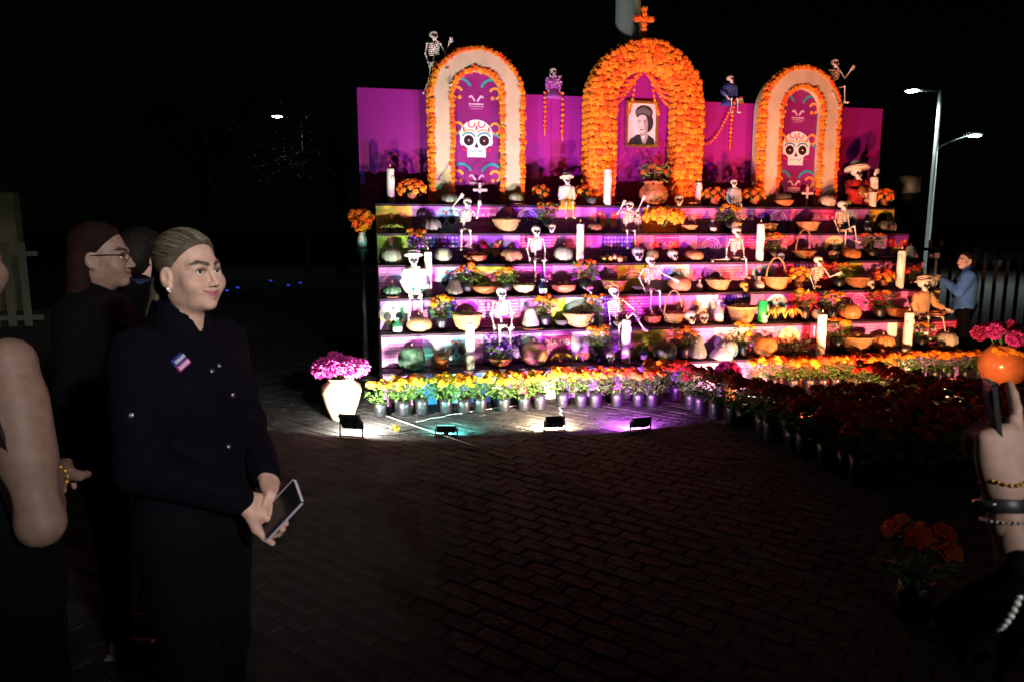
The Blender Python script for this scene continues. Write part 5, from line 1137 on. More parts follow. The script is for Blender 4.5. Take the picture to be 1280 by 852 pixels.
# trees
m_bark = mat('bark', (.06, .045, .03), .9, var=.3, bump=.5); m_tl = mat('tree leaf', (.05, .085, .025), .6, var=.5, scale=3)
def tree(x, y, h, r, label, seed):
    rg = random.Random(seed); t = thing('shade_tree', label, 'tree', (x, y, 0), rg.uniform(0, 6)); tr = MB()
    tr.tube([(0, 0, 0), (.05, 0, h*.2), (-.05, .05, h*.45), (0, 0, h*.6)], [.22, .17, .13, .08], 10)
    for i in range(6): a = i*1.05; tr.tube([(0, 0, h*(.35+.04*i)), (math.cos(a)*r*.4, math.sin(a)*r*.4, h*.6), (math.cos(a)*r*.8, math.sin(a)*r*.8, h*(.65+.05*(i % 3)))], [.08, .05, .02], 6)
    build('trunk', tr, m_bark, t); mb = MB()
    cl = [(Vector((rg.gauss(0, .5)*r, rg.gauss(0, .5)*r, h*(.68+.16*rg.gauss(0, .8)))), r*rg.uniform(.2, .42)) for _ in range(26)]
    for c, cr in cl:
        for i in range(190):
            d = Vector((rg.gauss(0, 1), rg.gauss(0, 1), rg.gauss(0, .8))).normalized()*cr*rg.random()**.4; p = c+d; a = Vector((rg.uniform(-1, 1), rg.uniform(-1, 1), rg.uniform(-.8, .4))).normalized(); s = a.cross(Vector((rg.uniform(-1, 1), .3, 1))).normalized(); L = rg.uniform(.1, .2)
            mb.add([p, p+a*L*.5+s*L*.3, p+a*L, p+a*L*.5-s*L*.3], [(0, 1, 2, 3)])
    stuff(build('crown', mb, m_tl, t, False))
tree(-11.5, 27, 8.5, 2.6, 'dim leafy tree in front of the distant street lamp', 1); tree(-7.2, 30, 7.5, 2.4, 'dim leafy tree right beside the distant street lamp', 2); tree(26, 31, 7, 2.3, 'dark tree beyond the two armed street lamp', 3); tree(-13.5, 15.5, 6, 2., 'dark tree overhanging the pale building', 4)
# parked car far right
P = at(1262, 326, 34); t = thing('parked_car', 'dark parked car barely seen beyond the iron railing', 'car', (P.x, P.y, 0), R(8)); m_car = mat('dark car paint', (.04, .04, .05), .25, var=0, coat=.5)
prof = [(-2.1, .35), (-2.15, .75), (-1.5, .95), (-.9, 1.38), (.5, 1.42), (1.2, 1.0), (2.0, .85), (2.1, .4)]
mb = MB()
n = len(prof); mb.add([(x, y, z) for y in (-.8, .8) for x, z in prof], [tuple(range(n)), tuple(range(2*n-1, n-1, -1))]+[(i, n+i, n+(i+1) % n, (i+1) % n) for i in range(n)]); build('body', mb, m_car, t, False)
for x in (-1.35, 1.35):
    for y in (-.82, .82): w_ = build('wheel', MB().lathe([(.001, -.1), (.33, -.1), (.33, .1), (.001, .1)], 18), m_flood, t, True, loc=(x, y, .33), rot=(R(90), 0, 0)); build('rim', MB().lathe([(.001, -.11), (.2, -.11), (.2, .11), (.001, .11)], 12), m_steel, w_)
build('window', MB().add([(-.95, -.805, 1.0), (-.75, -.805, 1.32), (.45, -.805, 1.34), (.95, -.805, 1.02)], [(0, 3, 2, 1)]), m_glassd, t, False)
for y in (-.6, .6): build('headlight', MB().ball((2.03, y, .7), (.08, .14, .08), 8, 6), m_lab, t)
# ------------------------------------------------------------------ people
m_skin = mat('skin', (.5, .3, .22), .55, spec=.3, var=.13, scale=45, sss=.08, attr='tint', bump=.05, bscale=250)
SK = np.array((.57, .36, .285)); 
m_black = mat('black cloth', (.002, .0018, .0024), .9, spec=.12, var=.2, scale=60, bump=.3, bscale=200); m_navy = mat('midnight jacket cloth', (.0026, .002, .0055), .9, spec=.08, var=.25, scale=50, bump=.35, bscale=160)
m_eye = mat('eye white', (.7, .68, .66), .15, var=0); m_iris = mat('dark iris', (.03, .018, .01), .1, var=0); m_lash = mat('lash', (.01, .008, .008), .6, var=0); m_tooth = mat('tooth', (.75, .7, .65), .3, var=0)
def head_ops():
    o = [('+', 0, E((0, -.014, .036), (.073, .093, .08))), ('+', .03, E((0, .026, -.03), (.061, .062, .085))), ('+', .03, E((0, .034, -.072), (.047, .05, .042))), ('+', .018, E((0, .072, -.098), (.019, .016, .015)))]
    for s in (-1, 1): o += [('+', .03, E((s*.041, .058, -.034), (.029, .027, .027))), ('+', .02, C((s*.012, .083, .02), (s*.045, .066, .02), .009, .008)), ('+', .025, E((s*.052, .0, -.055), (.014, .03, .03)))]
    for s in (-1, 1): o += [('-', .014, E((s*.031, .096, .0), (.019, .014, .0105)))]
    for s in (-1, 1): o += [('+', .007, E((s*.031, .073, .001), (.018, .0155, .0138))), ('-', .003, E((s*.031, .0885, -.0005), (.0165, .012, .0078)))]
    o += [('+', .012, C((0, .088, .008), (0, .105, -.03), .0066, .0084)), ('+', .008, E((0, .107, -.036), (.0098, .0098, .0088)))]
    for s in (-1, 1): o += [('+', .006, E((s*.0112, .0965, -.039), (.0072, .0105, .0072))), ('-', .002, E((s*.0065, .106, -.0465), (.0038, .006, .0035)))]
    for s in (-1, 1): o += [('+', .008, C((0, .092, -.0632), (s*.0345, .079, -.055), .0056, .0028)), ('+', .008, C((0, .0905, -.0735), (s*.0335, .079, -.0565), .007, .0028))]
    for s in (-1, 1): o += [('-', .002, C((0, .1, -.068), (s*.032, .0855, -.0568), .0036, .002))]
    for s in (-1, 1): o += [('+', .006, E((s*.074, -.012, -.014), (.0075, .018, .031), (0, 0, s*.35))), ('-', .004, E((s*.0815, -.007, -.01), (.006, .0095, .017), (0, 0, s*.35))), ('+', .004, E((s*.073, -.004, -.04), (.006, .009, .009)))]
    o += [('+', .03, C((0, -.022, -.06), (0, -.035, -.2), .05, .052))]
    return o
HEAD_OPS = head_ops()
def head_raw(h): return nets(HEAD_OPS, (-.095, -.12, -.2), (.095, .13, .13), h)
def head_cols(V):
    P = V.astype(np.float32); col = np.tile(SK, (len(P), 1))
    Q = P.copy(); Q[:, 1] = 0
    lips = np.min([C((0, 0, -.0636), (s*.0295, 0, -.0568), .0042, .0012)(Q) for s in (-1, 1)]+[C((0, 0, -.0724), (s*.0285, 0, -.058), .0046, .0012)(Q) for s in (-1, 1)], axis=0)
    k = np.clip(1-(lips-.0005)/.0015, 0, 1)[:, None]; k[P[:, 1] < .055] = 0; col = col*(1-k)+np.array((.37, .13, .16))*k
    for s in (-1, 1):
        Q = P.copy(); Q[:, 1] = 0; b = np.minimum(C((s*.013, 0, .021), (s*.035, 0, .0285), .0038, .004)(Q), C((s*.035, 0, .0285), (s*.052, 0, .0225), .0038, .0016)(Q)); b[P[:, 1] < .03] = 1; k = np.clip(1-(b-.001)/.002, 0, 1)[:, None]*.9; col = col*(1-k)+np.array((.03, .018, .014))*k
        e = E((s*.031, .0885, .003), (.018, .012, .009))(P); k = np.clip(1-e/.004, 0, 1)[:, None]*.78; col = col*(1-k)+np.array((.12, .055, .055))*k
        c = np.linalg.norm((P-np.array((s*.042, .07, -.03)))/np.array((.025, .04, .02)), axis=1); k = np.clip(1-c, 0, 1)[:, None]*.35; col = col*(1-k)+np.array((.55, .22, .17))*k
    return col
def hand_raw(curl=(30, 40, 25), thumb=(.6, -.4), side=1, h=.0026, index=None):
    o = []; base = [(.088, .026), (.092, .008), (.088, -.01), (.08, -.026)]; Ln = [(.042, .026, .02), (.046, .029, .021), (.043, .027, .02), (.034, .02, .018)]
    for i, (bx, by) in enumerate(base): o.append(('+', .014 if i else 0, C((.0, by*.55, 0), (bx, by, .002), .014, .0095)))
    o.append(('+', .02, E((.045, 0, -.004), (.045, .034, .013)))); o.append(('+', .02, C((-.06, 0, 0), (0, 0, 0), .024, .021)))
    for i, (bx, by) in enumerate(base):
        p = Vector((bx, by, .001)); a = 0.; cu = index if (index is not None and i == 0) else curl
        for j in range(3):
            a += R(cu[j]+(i*4 if j == 0 else 0)); q = p+Vector((math.cos(a), (1.5-i)*.06, -math.sin(a)))*Ln[i][j]; o.append(('+', .004 if j else .006, C(p, q, (.0092, .0085, .0076)[j], (.0085, .0076, .0064)[j]))); p = q
    p = Vector((.02, .024, -.006)); q = p+Vector((.035, .03*thumb[0]+.008, -.02)); r_ = q+Vector((.03, .02*thumb[0], .02*thumb[1])); w = r_+Vector((.026, .008*thumb[0], .02*thumb[1]))
    o += [('+', .014, C(p, q, .015, .0125)), ('+', .006, C(q, r_, .0118, .0098)), ('+', .004, C(r_, w, .0098, .0078))]
    V, Fq = nets(o, (-.085, -.075, -.11), (.21, .1, .05), h)
    if side < 0: V = V*np.array((1, -1, 1)); Fq = Fq[:, ::-1]
    return V, Fq
def relax(V, Fq, it=2):
    for _ in range(it):
        s = np.zeros_like(V); n = np.zeros(len(V))
        for i in range(4):
            a_, b_ = Fq[:, i], Fq[:, (i+1) % 4]
            np.add.at(s, a_, V[b_]); np.add.at(n, a_, 1); np.add.at(s, b_, V[a_]); np.add.at(n, b_, 1)
        V = V*.4+.6*s/np.maximum(n, 1)[:, None]
    return V
def frame(o, x, z):
    x = Vector(x).normalized(); y = Vector(z).cross(x).normalized(); z = x.cross(y); M = Matrix((x, y, z)).transposed().to_4x4(); M.translation = Vector(o); return M
def arm_ops(sh, el, wr, grow=0., r=(.05, .037, .025)): return [('+', .03, C(Vector(sh).lerp(Vector(el), .25), Vector(sh).lerp(Vector(el), .6), r[0]+grow, r[0]*.94+grow)), ('+', .03, C(el, Vector(el).lerp(Vector(wr), .35), r[1]*.9+grow, r[1]*.9+grow)), ('+', .03, C(sh, el, r[0]+grow, r[1]+grow)), ('+', .02, C(el, wr, r[1]+grow, r[2]+grow))]
def torso_ops(g=0., fem=True, k=1.):
    o = [('+', 0, E((0, 0, .93), (.165+g, .12+g, .14))), ('+', .08, E((0, 0, 1.08), (.135+g, .1+g, .14))), ('+', .08, E((0, 0, 1.25), (.158+g, .112+g, .16))), ('+', .06, C((-.125, -.005, 1.365), (.125, -.005, 1.365), .05+g, .05+g)), ('+', .05, C((0, -.01, 1.36), (0, -.01, 1.43), .06+g, .05+g))]
    if fem: o += [('+', .05, E((s*.068, .075, 1.235), (.06+g, .05+g, .058+g))) for s in (-1, 1)]
    return o
def leg_ops(g=0., st=.0):
    o = []
    for i, s in enumerate((-1, 1)):
        y = st*s; o += [('+' if (i or True) else '+', .05, C((s*.09, 0, .9), (s*.095, y*.5+.01, .48), .085+g, .055+g)), ('+', .03, C((s*.095, y*.5+.01, .48), (s*.1, y-.01, .09), .054+g, .036+g))]
    return o
HAIR0 = [('+', 0, E((0, -.018, .04), (.079, .097, .083)))]
def hair_part(t, M, m, tail=None, front=True, seed=0, plane=((0, .79, -.61), .006), curly=False, h=.004, lows=(-.14, -.17, -.2), his=(.14, .12, .16)):
    groove = (lambda P: .005*np.sin(P[..., 0]*150+2*np.sin(P[..., 2]*70))*np.sin(P[..., 2]*130)*np.cos(P[..., 1]*140)) if curly else (lambda P: .0009*np.sin(np.arctan2(P[..., 0], P[..., 2]+.02)*58+3*np.sin(P[..., 1]*22))+.0006*np.sin(np.arctan2(P[..., 0], P[..., 2]+.02)*25+P[..., 1]*40))
    o = [('+', 0, E((0, -.018, .042), (.081, .1, .0885))), ('d', 0, lambda P: groove(P)*np.clip(-PL(*plane)(P)/.03, 0, 1)), ('&', .022, PL(*plane))]
    for s in (-1, 1): o.append(('-', .006, E((s*.082, -.002, -.016), (.022, .022, .036))))
    if tail: o += tail
    V, Fq = nets(o, lows, his, h); return put('hair', np_mesh('hair', V, Fq, m), t, mx=M)
def eyes(t, M, look=(0, 0)):
    for s in (-1, 1):
        e = put('eye', cached('eyeball', lambda: MB().ball((0, 0, 0), .0136, 16, 12).mesh('eye', m_eye)), t, mx=M @ Matrix.Translation((s*.031, .0725, 0)) @ Euler((look[1], 0, look[0])).to_matrix().to_4x4())
        put('iris', cached('irism', lambda: MB().lathe([(.0058, 0), (.005, .0008), (.001, .0014)], 16).mesh('iris', m_iris)), e, (0, .0121, .0), (R(-90), 0, 0))
        put('lashes', cached('lash', lambda: MB().tube([(-.0135, -.004, .001), (-.007, .0025, .0045), (0, .0045, .0056), (.007, .0025, .0048), (.0145, -.005, .0025)], [.0008, .0014, .0017, .0016, .0008], 5).mesh('lashes', m_lash)), t, mx=M @ Matrix.Translation((s*.031, .0835, 0)) @ Matrix.Scale(s, 4, (1, 0, 0)))
LOWHEAD = {}
def person(label, loc, rz, scale, hd, arms, top, legs_m, top_g=.02, fine=False, low=.0045, sleeveless=False, hands=(True, True), fem=True, feet=True, curl=((30, 40, 25), (30, 40, 25)), hand_up=((0, 0, 1), (0, 0, 1)), jacket=None, stance=.04, cloth_fold=.004, tone=1.):
    """arms: ((shoulder, elbow, wrist), ...) for left(-x) and right(+x); hd: head matrix"""
    M = hd; hr = head_raw(.0023) if fine else LOWHEAD.setdefault('h', head_raw(low))
    parts = [(xf(hr[0], M), hr[1])]; cols = [head_cols(hr[0])]
    bo = torso_ops(-.012, fem)+[o for a in arms for o in arm_ops(*a)]+leg_ops(-.012, stance)
    xs = [p[0] for a in arms for p in a]+[-.2, .2]; ys = [p[1] for a in arms for p in a]+[-.17, .2]
    bv = nets(bo, (min(xs)-.09, min(ys)-.09, .03), (max(xs)+.09, max(ys)+.09, 1.46), .012); parts.append(bv); cols.append(np.tile(SK, (len(bv[0]), 1)))
    for i, a in enumerate(arms):
        if not hands[i]: continue
        d = Vector(a[2])-Vector(a[1]); hv = hand_raw(curl[i], side=1 if i == 0 else -1, h=.0028 if fine else .004); hv = (xf(hv[0], frame(a[2], d, hand_up[i])), hv[1]); parts.append(hv); cols.append(np.tile(SK*np.array((.97, .95, .93)), (len(hv[0]), 1)))
    for s in (-1, 1):
        fo = [('+', 0, C((s*.1, stance*s-.03, .045), (s*.105, stance*s+.07, .035), .036, .03)), ('+', .02, C((s*.105, stance*s+.07, .035), (s*.11, stance*s+.16, .022), .032, .018)), ('+', .03, C((s*.1, stance*s-.01, .05), (s*.1, stance*s-.01, .16), .034, .035))]
        fv = nets(fo, (s*.1-.06, -.14, 0), (s*.1+.07, .26, .2), .007); parts.append(fv); cols.append(np.tile(SK, (len(fv[0]), 1)))
    V, Fq = join_np(parts)
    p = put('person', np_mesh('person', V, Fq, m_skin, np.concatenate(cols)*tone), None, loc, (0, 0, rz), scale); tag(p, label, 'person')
    to = torso_ops(top_g, fem)
    if not sleeveless: to += [o for i, a in enumerate(arms) for o in [('+', .04, C(a[0], a[1], .055+top_g, .05+top_g*.7)), ('+', .02, C(a[1], Vector(a[1]).lerp(Vector(a[2]), .93), .05+top_g*.7, .036+top_g*.4))]]
    if jacket: to += jacket
    if cloth_fold: to.append(('d', 0, lambda P: cloth_fold*np.sin(P[..., 2]*55+6*np.sin(P[..., 0]*14+P[..., 1]*9))*np.sin(P[..., 0]*21+P[..., 1]*17+1.3)))
    cv = nets(to, (min(xs)-.13, min(ys)-.13, .72), (max(xs)+.13, max(ys)+.13, 1.5), .006 if fine else .012)
    put('jacket' if not sleeveless else 'tank_top', np_mesh('jacket', relax(cv[0], cv[1], 3 if fine else 1), cv[1], top), p)
    lo = [('+', 0, E((0, 0, .9), (.175, .13, .13)))]+leg_ops(.014, stance); lv = nets(lo, (-.24, -.2, .1), (.24, .22, 1.05), .012); put('trousers', np_mesh('trousers', lv[0], lv[1], legs_m), p)
    if feet:
        for s in (-1, 1): build('sandal', MB().box((s*.106, stance*s+.055, .014), (.085, .26, .024), bev=.01).tube([(s*.106-.045, stance*s+.09, .03), (s*.106, stance*s+.09, .066), (s*.106+.045, stance*s+.09, .03)], .009, 6).tube([(s*.1-.045, stance*s-.03, .04), (s*.1, stance*s+.03, .085), (s*.1+.045, stance*s-.03, .04)], .009, 6), feet if feet is not True else m_black, p)
    return p
def HM(x, y, z, yaw=0, pitch=0, roll=0): return Matrix.Translation((x, y, z)) @ Euler((R(pitch), R(roll), R(yaw)), 'XYZ').to_matrix().to_4x4()
# --- main woman, three-quarter view, hands joined before her holding a phone
hd = HM(0, .03, 1.568, -9, 2, 0) @ Matrix.Scale(.88, 4)
armL = ((-.155, -.01, 1.36), (-.2, .02, 1.1), (-.05, .2, 1.0)); armR = ((.155, -.01, 1.36), (.215, .03, 1.1), (.06, .205, .975))
collar = [('+', .02, C((0, -.012, 1.38), (0, -.012, 1.47), .076, .066)), ('-', .008, C((0, .0, 1.36), (0, .004, 1.62), .052, .06)), ('-', .006, E((0, .12, 1.47), (.03, .085, .1)))]
W1 = (-.9, 1.92, 0)
w1 = person('smiling woman in black snap jacket holding a phone, hair pulled back', W1, R(-106), 1.02, hd, (armL, armR), m_navy, m_black, .014, fine=True, jacket=collar, feet=True, curl=((35, 45, 30), (35, 50, 30)), hand_up=((-.6, -.3, .6), (.5, .4, .8)))
m_hair1 = mat('ash brown hair', (.075, .056, .036), .65, spec=.25, var=.45, scale=25)
hair_part(w1, hd, m_hair1, tail=[('+', .03, E((0, -.108, .0), (.034, .03, .04))), ('+', .02, C((0, -.12, -.02), (.02, -.135, -.13), .03, .028)), ('+', .02, C((.02, -.135, -.13), (.03, -.12, -.22), .028, .012))], h=.0028, lows=(-.1, -.19, -.26), his=(.1, .12, .14))
eyes(w1, hd, (-.25, .02))
rg = random.Random(5); st = [MB(), MB()]
for i in range(130):
    ph_ = R(rg.uniform(-98, 98)); y0 = .074-.055*abs(ph_)/1.7+rg.uniform(-.004, .004); pts = []
    for k in range(9):
        f = k/8; y = y0*(1-f)-.112*f; q = math.sqrt(max(.01, 1-((y+.018)/.103)**2)); w_ = .0008+rg.uniform(0, .0016)*math.sin(f*3.1); pp = ph_*(1-.25*f)+.02*math.sin(f*6+i)
        pts.append(((.081*q+w_)*math.sin(pp), y, .042+(.0885*q+w_)*math.cos(pp)))
    st[i % 2].tube(pts, [.0004]+[.0009]*7+[.0005], 4)
for k in (0, 1): stuff(build('hair_strands', st[k], (m_hair1, mat('ash blond strand', (.2, .17, .12), .4, var=.3))[k], w1, mx=hd))
build('teeth', MB().tube([(-.022, .0785, -.0602), (0, .0892, -.0675), (.022, .0785, -.0602)], [.0022, .0032, .0022], 8), m_tooth, w1, mx=hd)
for s in (-1, 1): build('earring', MB().ball((s*.079, -.001, -.047), .006, 8, 6).ball((s*.079, .004, -.053), .0045, 8, 6), mat('pearl', (.8, .8, .76), .15, .2, var=0), w1, mx=hd)
# embroidered patch on the right chest and metal snaps
def on_front(p, nrm, s): return frame(p, Vector((0, 0, 1)).cross(Vector(nrm)), nrm)
pt = W1
def surf(ops, p, d, n=60):
    p = np.array(p, np.float32); d = np.array(Vector(d).normalized(), np.float32)
    for i in range(n): q = float(ev(ops, p[None])[0]); p = p-d*q*.9 if False else p+d*(-q if q < 0 else 0)+d*(0 if q < 0 else -q)
    e = .004; g = np.array([float(ev(ops, (p+np.eye(3, dtype=np.float32)[i]*e)[None])[0]-ev(ops, (p-np.eye(3, dtype=np.float32)[i]*e)[None])[0]) for i in range(3)]); return Vector(p), Vector(g).normalized()
JO = torso_ops(.014, True)+[o for a in (armL, armR) for o in [('+', .04, C(a[0], a[1], .069, .0598)), ('+', .02, C(a[1], Vector(a[1]).lerp(Vector(a[2]), .93), .0598, .0416))]]+collar
p, nrm = surf(JO, (.12, .09, 1.352), (.45, .8, .25)); fr = on_front(p, nrm, 1)
pa = put('patch', MB().box((0, 0, .003), (.04, .036, .012), bev=.003).mesh('patch', mat('patch navy', (.02, .03, .2), .7, var=.1), False), w1, mx=fr @ Matrix.Rotation(R(28), 4, 'Z'))
mb = MB(); mb.box((0, -.0095, .0075), (.04, .015, .006)); build('pink_band', mb, mat('patch pink', (.5, .05, .25), .7), pa, False)
mb = MB()
for j, z in enumerate((.0085, -.0095)):
    for i in range(5): mb.box((-.014+.007*i, z, .0105), (.0045, .008, .003))
build('stitching', mb, mat('patch thread', (.6, .62, .75), .6), pa, False)
for q in ((.045, .12, 1.315), (.01, .13, 1.325), (-.005, .13, 1.24), (.215, .03, 1.24), (.0, .13, 1.1)):
    p, nrm = surf(JO, q, (q[0]*.8, .7, .1) if q[0] < .15 else (1, .45, 0)); put('snap_button', cached('snap', lambda: MB().lathe([(.0065, -.003), (.0065, .003), (.004, .0045), (.001, .003)], 12).mesh('snap_button', mat('snap metal', (.55, .55, .57), .25, .9, var=0))), w1, mx=on_front(p, nrm, 1))
# wrist straps and the phone she holds
m_phone = mat('phone black', (.012, .012, .015), .2, var=0); m_case = mat('phone edge', (.55, .5, .62), .35, var=0); m_case2 = mat('phone edge black', (.03, .03, .035), .3, var=0)
def phone(label, M, edge=None):
    t = put('phone', None, None, mx=M); tag(t, label, 'phone'); build('body', MB().box((0, 0, 0), (.075, .155, .008), bev=.003), m_phone, t, False)
    ed = MB()
    for c, d in (((.0385, 0, 0), (.002, .15, .007)), ((-.0385, 0, 0), (.002, .15, .007)), ((0, .0785, 0), (.07, .002, .007)), ((0, -.0785, 0), (.07, .002, .007))): ed.box(c, d)
    build('edge', ed, edge or m_case, t, False); build('camera_bump', MB().box((-.02, .055, -.0055), (.025, .028, .003), bev=.001), m_phone, t, False); return t
BM = Matrix.Translation(W1) @ Matrix.Rotation(R(-106), 4, 'Z') @ Matrix.Scale(1.02, 4)
phone('phone with pale edge in the joined hands of smiling woman', BM @ (Matrix.Translation((.04, .3, .955)) @ Euler((R(62), R(35), R(50))).to_matrix().to_4x4()))
# --- bare shouldered spectator, back to us
hd2 = HM(0, .03, 1.568)
aL = ((-.155, -.01, 1.36), (-.21, -.03, 1.09), (-.15, .19, 1.05)); aR = ((.16, -.01, 1.37), (.235, -.05, 1.06), (.03, .2, 1.06))
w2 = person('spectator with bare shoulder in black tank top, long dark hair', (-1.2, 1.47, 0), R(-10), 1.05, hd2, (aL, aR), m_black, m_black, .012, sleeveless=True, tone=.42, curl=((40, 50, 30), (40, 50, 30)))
m_hair2 = mat('dark hair', (.008, .006, .005), .7, var=.3, spec=.2); m_hair3 = mat('blond streaked hair', (.22, .17, .12), .45, var=.5, scale=20); m_hair4 = mat('chestnut hair', (.014, .006, .004), .8, var=.4, spec=.12)
hair_part(w2, hd2, m_hair2, tail=[('+', .03, C((-.03, -.09, 0), (-.05, -.12, -.3), .06, .05)), ('+', .03, C((.03, -.09, 0), (.07, -.11, -.22), .05, .03))], h=.006, lows=(-.16, -.2, -.4))
lk = MB()
for i in range(9): lk.tube([(.08+.006*i, -.075-.002*i, 1.5), (.1+.007*i, -.1, 1.36), (.1+.008*i, -.115, 1.24), (.085+.009*i, -.11, 1.14)], [.008, .009, .008, .003], 6)
build('hair_lock', lk, m_hair3, w2)
lk = MB()
for i in range(8): lk.tube([(.09+.004*i, -.06, 1.45), (.13+.005*i, -.085, 1.36), (.17+.006*i, -.075, 1.2), (.2+.005*i, -.07, 1.05)], [.006, .007, .007, .003], 6)
build('hair_lock', lk, m_hair2, w2)
hd_r = MB()
for i in range(14): a = i*.449; hd_r.ball((.031*math.cos(a), .0, .031*math.sin(a)), .006, 6, 4)
build('bracelet', hd_r, m_gold, w2, mx=frame(Vector(aR[2])*.93+Vector(aR[1])*.07, (Vector(aR[2])-Vector(aR[1])).cross(Vector((0, 0, 1))), Vector((0, 0, 1))))
# --- bespectacled spectator in profile with long chestnut hair
hd3 = HM(0, .03, 1.568)
aH = ((-.155, -.01, 1.36), (-.2, -.02, 1.09), (-.12, .2, 1.0)); aH2 = ((.155, -.01, 1.36), (.2, -.02, 1.09), (.12, .2, 1.0))
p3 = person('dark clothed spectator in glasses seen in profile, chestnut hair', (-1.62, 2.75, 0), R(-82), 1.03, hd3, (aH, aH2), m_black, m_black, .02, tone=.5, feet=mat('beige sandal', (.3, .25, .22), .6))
hair_part(p3, hd3, m_hair4, tail=[('+', .03, C((.045, -.06, -.02), (.09, -.09, -.42), .045, .04)), ('+', .03, C((-.045, -.06, -.02), (-.08, -.09, -.4), .045, .04))], h=.006, lows=(-.17, -.2, -.52))
gl = MB()
for s in (-1, 1): gl.tube([(s*.033+.022*math.cos(i*.5236), .101, .016*math.sin(i*.5236)) for i in range(13)], .0016, 5); gl.tube([(s*.055, .1, .006), (s*.075, .06, .008), (s*.08, -.01, .004)], .0016, 5)
gl.tube([(-.011, .102, .003), (.011, .102, .003)], .0016, 5); build('glasses', gl, m_flood, p3, mx=hd3); eyes(p3, hd3)
# --- curly haired spectator with navy collar
p4 = person('curly dark haired spectator with navy collar, back turned', (-1.68, 3.2, 0), R(-35), 1.02, HM(0, .03, 1.568), (aH, aH2), m_black, m_black, .02, jacket=[('+', .02, C((0, -.012, 1.38), (0, -.012, 1.44), .08, .068))], feet=MATS['beige sandal'])
hair_part(p4, HM(0, .03, 1.568), m_hair2, tail=[('+', .03, E((0, -.06, .0), (.09, .07, .09)))], curly=True, h=.006)
build('collar', MB().lathe([(.072, 1.425), (.075, 1.45), (.07, 1.475), (.066, 1.45), (.066, 1.43)], 20, sy=.9, close=True), mat('navy collar', (.015, .02, .09), .7), p4, loc=(0, -.01, 0))
# --- man in blue sweater photographing by the altar end
hdm = HM(0, .04, 1.568, 35, 0)
aM = ((-.17, 0, 1.36), (-.23, .1, 1.14), (-.02, .31, 1.3)); aM2 = ((.17, 0, 1.36), (.24, .1, 1.14), (.06, .3, 1.3))
m_bluesw = mat('blue sweater', (.05, .17, .5), .85, var=.12, scale=30, bump=.3)
Pm = at(1211, 330, 8.7)
man = person('man in blue sweater holding a camera pole beside the altar end', (Pm.x, Pm.y, 0), R(62), .88, hdm, (aM, aM2), m_bluesw, m_black, .03, fem=False, feet=True, curl=((60, 70, 40), (60, 70, 40)))
hair_part(man, hdm, m_hair2, h=.006)
eyes(man, hdm)
build('vest_strap', MB().tube([(-.1, .1, 1.42), (0, .17, 1.25), (.13, .14, 1.05), (.17, .05, .98)], [.02, .022, .022, .02], 6), m_black, man)
BMm = Matrix.Translation((Pm.x, Pm.y, 0)) @ Matrix.Rotation(R(62), 4, 'Z') @ Matrix.Scale(.88, 4)
t = put('camera_pole', None, None, mx=BMm @ Matrix.Translation((.02, .39, .95))); tag(t, 'dark camera pole gripped by the man in blue sweater', 'camera pole')
build('pole', MB().tube([(0, 0, -.1), (0, 0, .62)], .018, 10), mat('pole grey', (.18, .18, .18), .4, .5, var=0), t); build('camera_body', MB().box((0, 0, .68), (.12, .08, .09), bev=.01), m_flood, t, False); build('camera_lens', MB().lathe([(.035, 0), (.035, .07), (.03, .07), (.002, .06)], 14), m_flood, t, rot=(R(-90), 0, 0), loc=(0, .03, .68)); build('grip', MB().tube([(0, 0, -.1), (0, 0, .02)], .026, 10), m_steel, t)
# --- photographer's arm reaching in on the right (the rest of her stands outside the frame)
wr = at(1254, 626, 1.08); el = at(1306, 850, 1.0); tip = at(1248, 500, 1.12)
S0 = (1.19, .75, 0); RZ5 = R(8)
inv = (Matrix.Translation(S0) @ Matrix.Rotation(RZ5, 4, 'Z')).inverted()
wl, ell = inv @ wr, inv @ el
armA = ((-.155, 0, 1.36), tuple(ell), tuple(wl)); w6r = inv @ at(1300, 770, .92); wb = at(1240, 744, .93); armB = ((.155, 0, 1.36), tuple(inv @ Vector((1.02, .73, 1.06))), tuple(inv @ wb))
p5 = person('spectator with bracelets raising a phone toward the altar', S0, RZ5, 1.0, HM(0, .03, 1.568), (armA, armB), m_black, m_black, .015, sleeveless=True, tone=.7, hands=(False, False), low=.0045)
hv = hand_raw((70, 75, 45), thumb=(-.2, .6), side=-1, h=.0024, index=(14, 12, 10)); d = (tip-wr).normalized()
HMx = inv @ frame(wr+d*.02, d, Vector((-.15, -1, .1)))
hp = put('raised_hand', np_mesh('raised_hand', xf(hv[0], HMx), hv[1], m_skin, np.tile(SK, (len(hv[0]), 1))), None)
# merge the raised hand into the body mesh so the body stays one mesh
me = p5.data; n0 = len(me.vertices)
V0 = np.empty(n0*3, np.float32); me.vertices.foreach_get('co', V0); F0 = np.empty(len(me.loops), np.int32); me.loops.foreach_get('vertex_index', F0)
V1, F1 = join_np([(V0.reshape(-1, 3), F0.reshape(-1, 4)), (xf(hv[0], HMx), hv[1])])
c0 = np.empty(n0*4, np.float32); me.color_attributes['tint'].data.foreach_get('color', c0)
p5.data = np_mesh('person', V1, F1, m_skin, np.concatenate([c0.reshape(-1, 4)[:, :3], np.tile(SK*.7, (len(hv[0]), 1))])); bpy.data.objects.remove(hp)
hair_part(p5, HM(0, .03, 1.568), m_hair2, h=.006)
ax = d; 
def ringband(name, mb_fn, at_, m): return build(name, mb_fn, m, p5, mx=inv @ frame(at_, (ax.cross(Vector((0, 1, 0)))).normalized(), ax))
ringband('watch_strap', MB().lathe([(.031, -.011), (.033, -.009), (.033, .009), (.031, .011)], 24, sy=.85, close=True), wr-d*.005, m_flood)
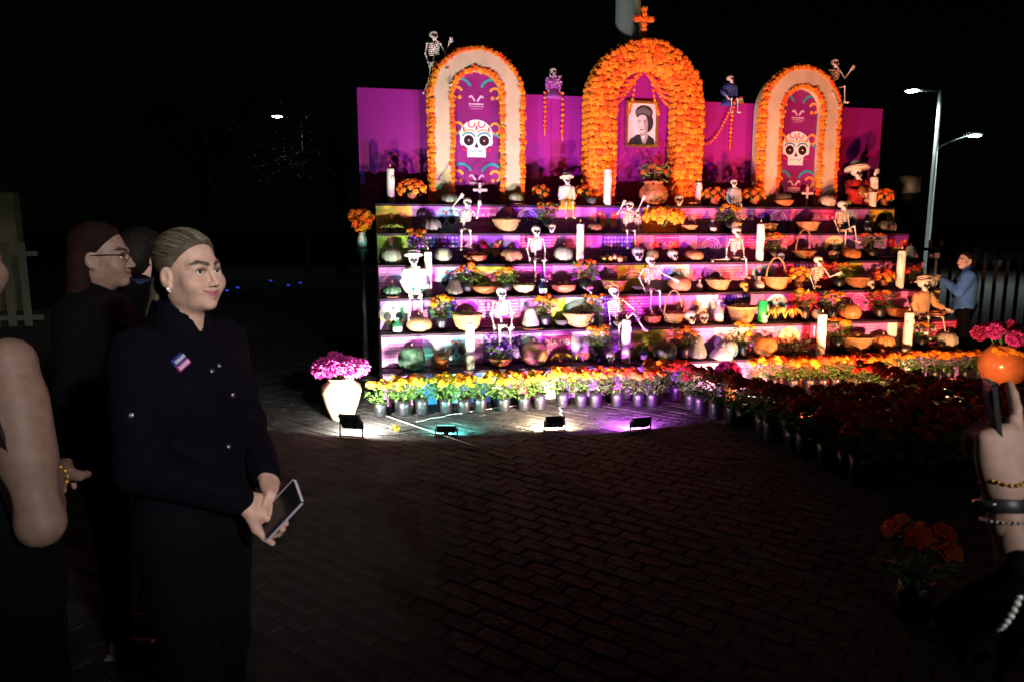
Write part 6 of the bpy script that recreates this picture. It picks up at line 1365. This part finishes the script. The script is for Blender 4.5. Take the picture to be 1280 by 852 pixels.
w_ = ringband('watch_face', MB().lathe([(.001, .0), (.02, 0), (.021, .007), (.018, .01), (.001, .01)], 20), wr-d*.005+Vector((-.031, -.008, 0)), m_phone)
mb = MB()
for i in range(22): a = i*.2856; mb.ball((.031*math.cos(a), .027*math.sin(a), .003*math.sin(a*3)), .0035, 6, 4)
ringband('bracelet', mb, wr+d*.03, m_gold)
mb = MB()
for i in range(26): a = i*.2417; mb.ball((.034*math.cos(a), .029*math.sin(a), 0), .0028, 6, 4)
ringband('bracelet', mb, wr-d*.03, m_cap)
mb = MB().lathe([(.0098, -.002), (.0108, 0), (.0098, .002)], 14, close=True); 
yl = Vector((-.13, .12, .98)).normalized(); zl = Vector((1, -.12, .1)).cross(yl).cross(yl).normalized(); zl = Vector((.93, -.4, .1)); zl = (zl-yl*zl.dot(yl)).normalized(); xl = yl.cross(zl)
Mp = Matrix((xl, yl, zl)).transposed().to_4x4(); Mp.translation = at(1243, 535, 1.13)
phone('black phone held upright by the braceleted spectator', Mp, m_case2)
eb = Vector(armB[1]); wbl = Vector(armB[2])
build('sleeve', MB().tube([Vector(armB[0]), eb, eb.lerp(wbl, .5), wbl], [.062, .052, .045, .034], 14), m_black, p5)
hb = hand_raw((35, 45, 30), side=1, h=.004); put('glove', np_mesh('glove', xf(hb[0]*1.06, frame(wbl, inv.to_3x3() @ Vector((-.25, .45, -.85)), inv.to_3x3() @ Vector((-.8, -.4, 0)))), hb[1], m_black), p5)  # bare hand coloured black so that it sinks into the dark
# pearls on the sleeved wrist
axb = (wb-(inv.inverted() @ eb)).normalized(); Mb = frame(wb-axb*.02, axb.cross(Vector((0, 0, 1))), axb)
t = put('pearl_bracelet', None, None, mx=Mb); tag(t, 'string of white pearls around a dark sleeved wrist', 'bracelet')
for i in range(24): a_ = i*math.pi/12; put('pearl', cached('pearlm', lambda: MB().ball((0, 0, 0), .0048, 10, 7).mesh('pearl', mat('pearl', (.8, .8, .76), .15, .2))), t, (.037*math.cos(a_), .037*math.sin(a_), 0))
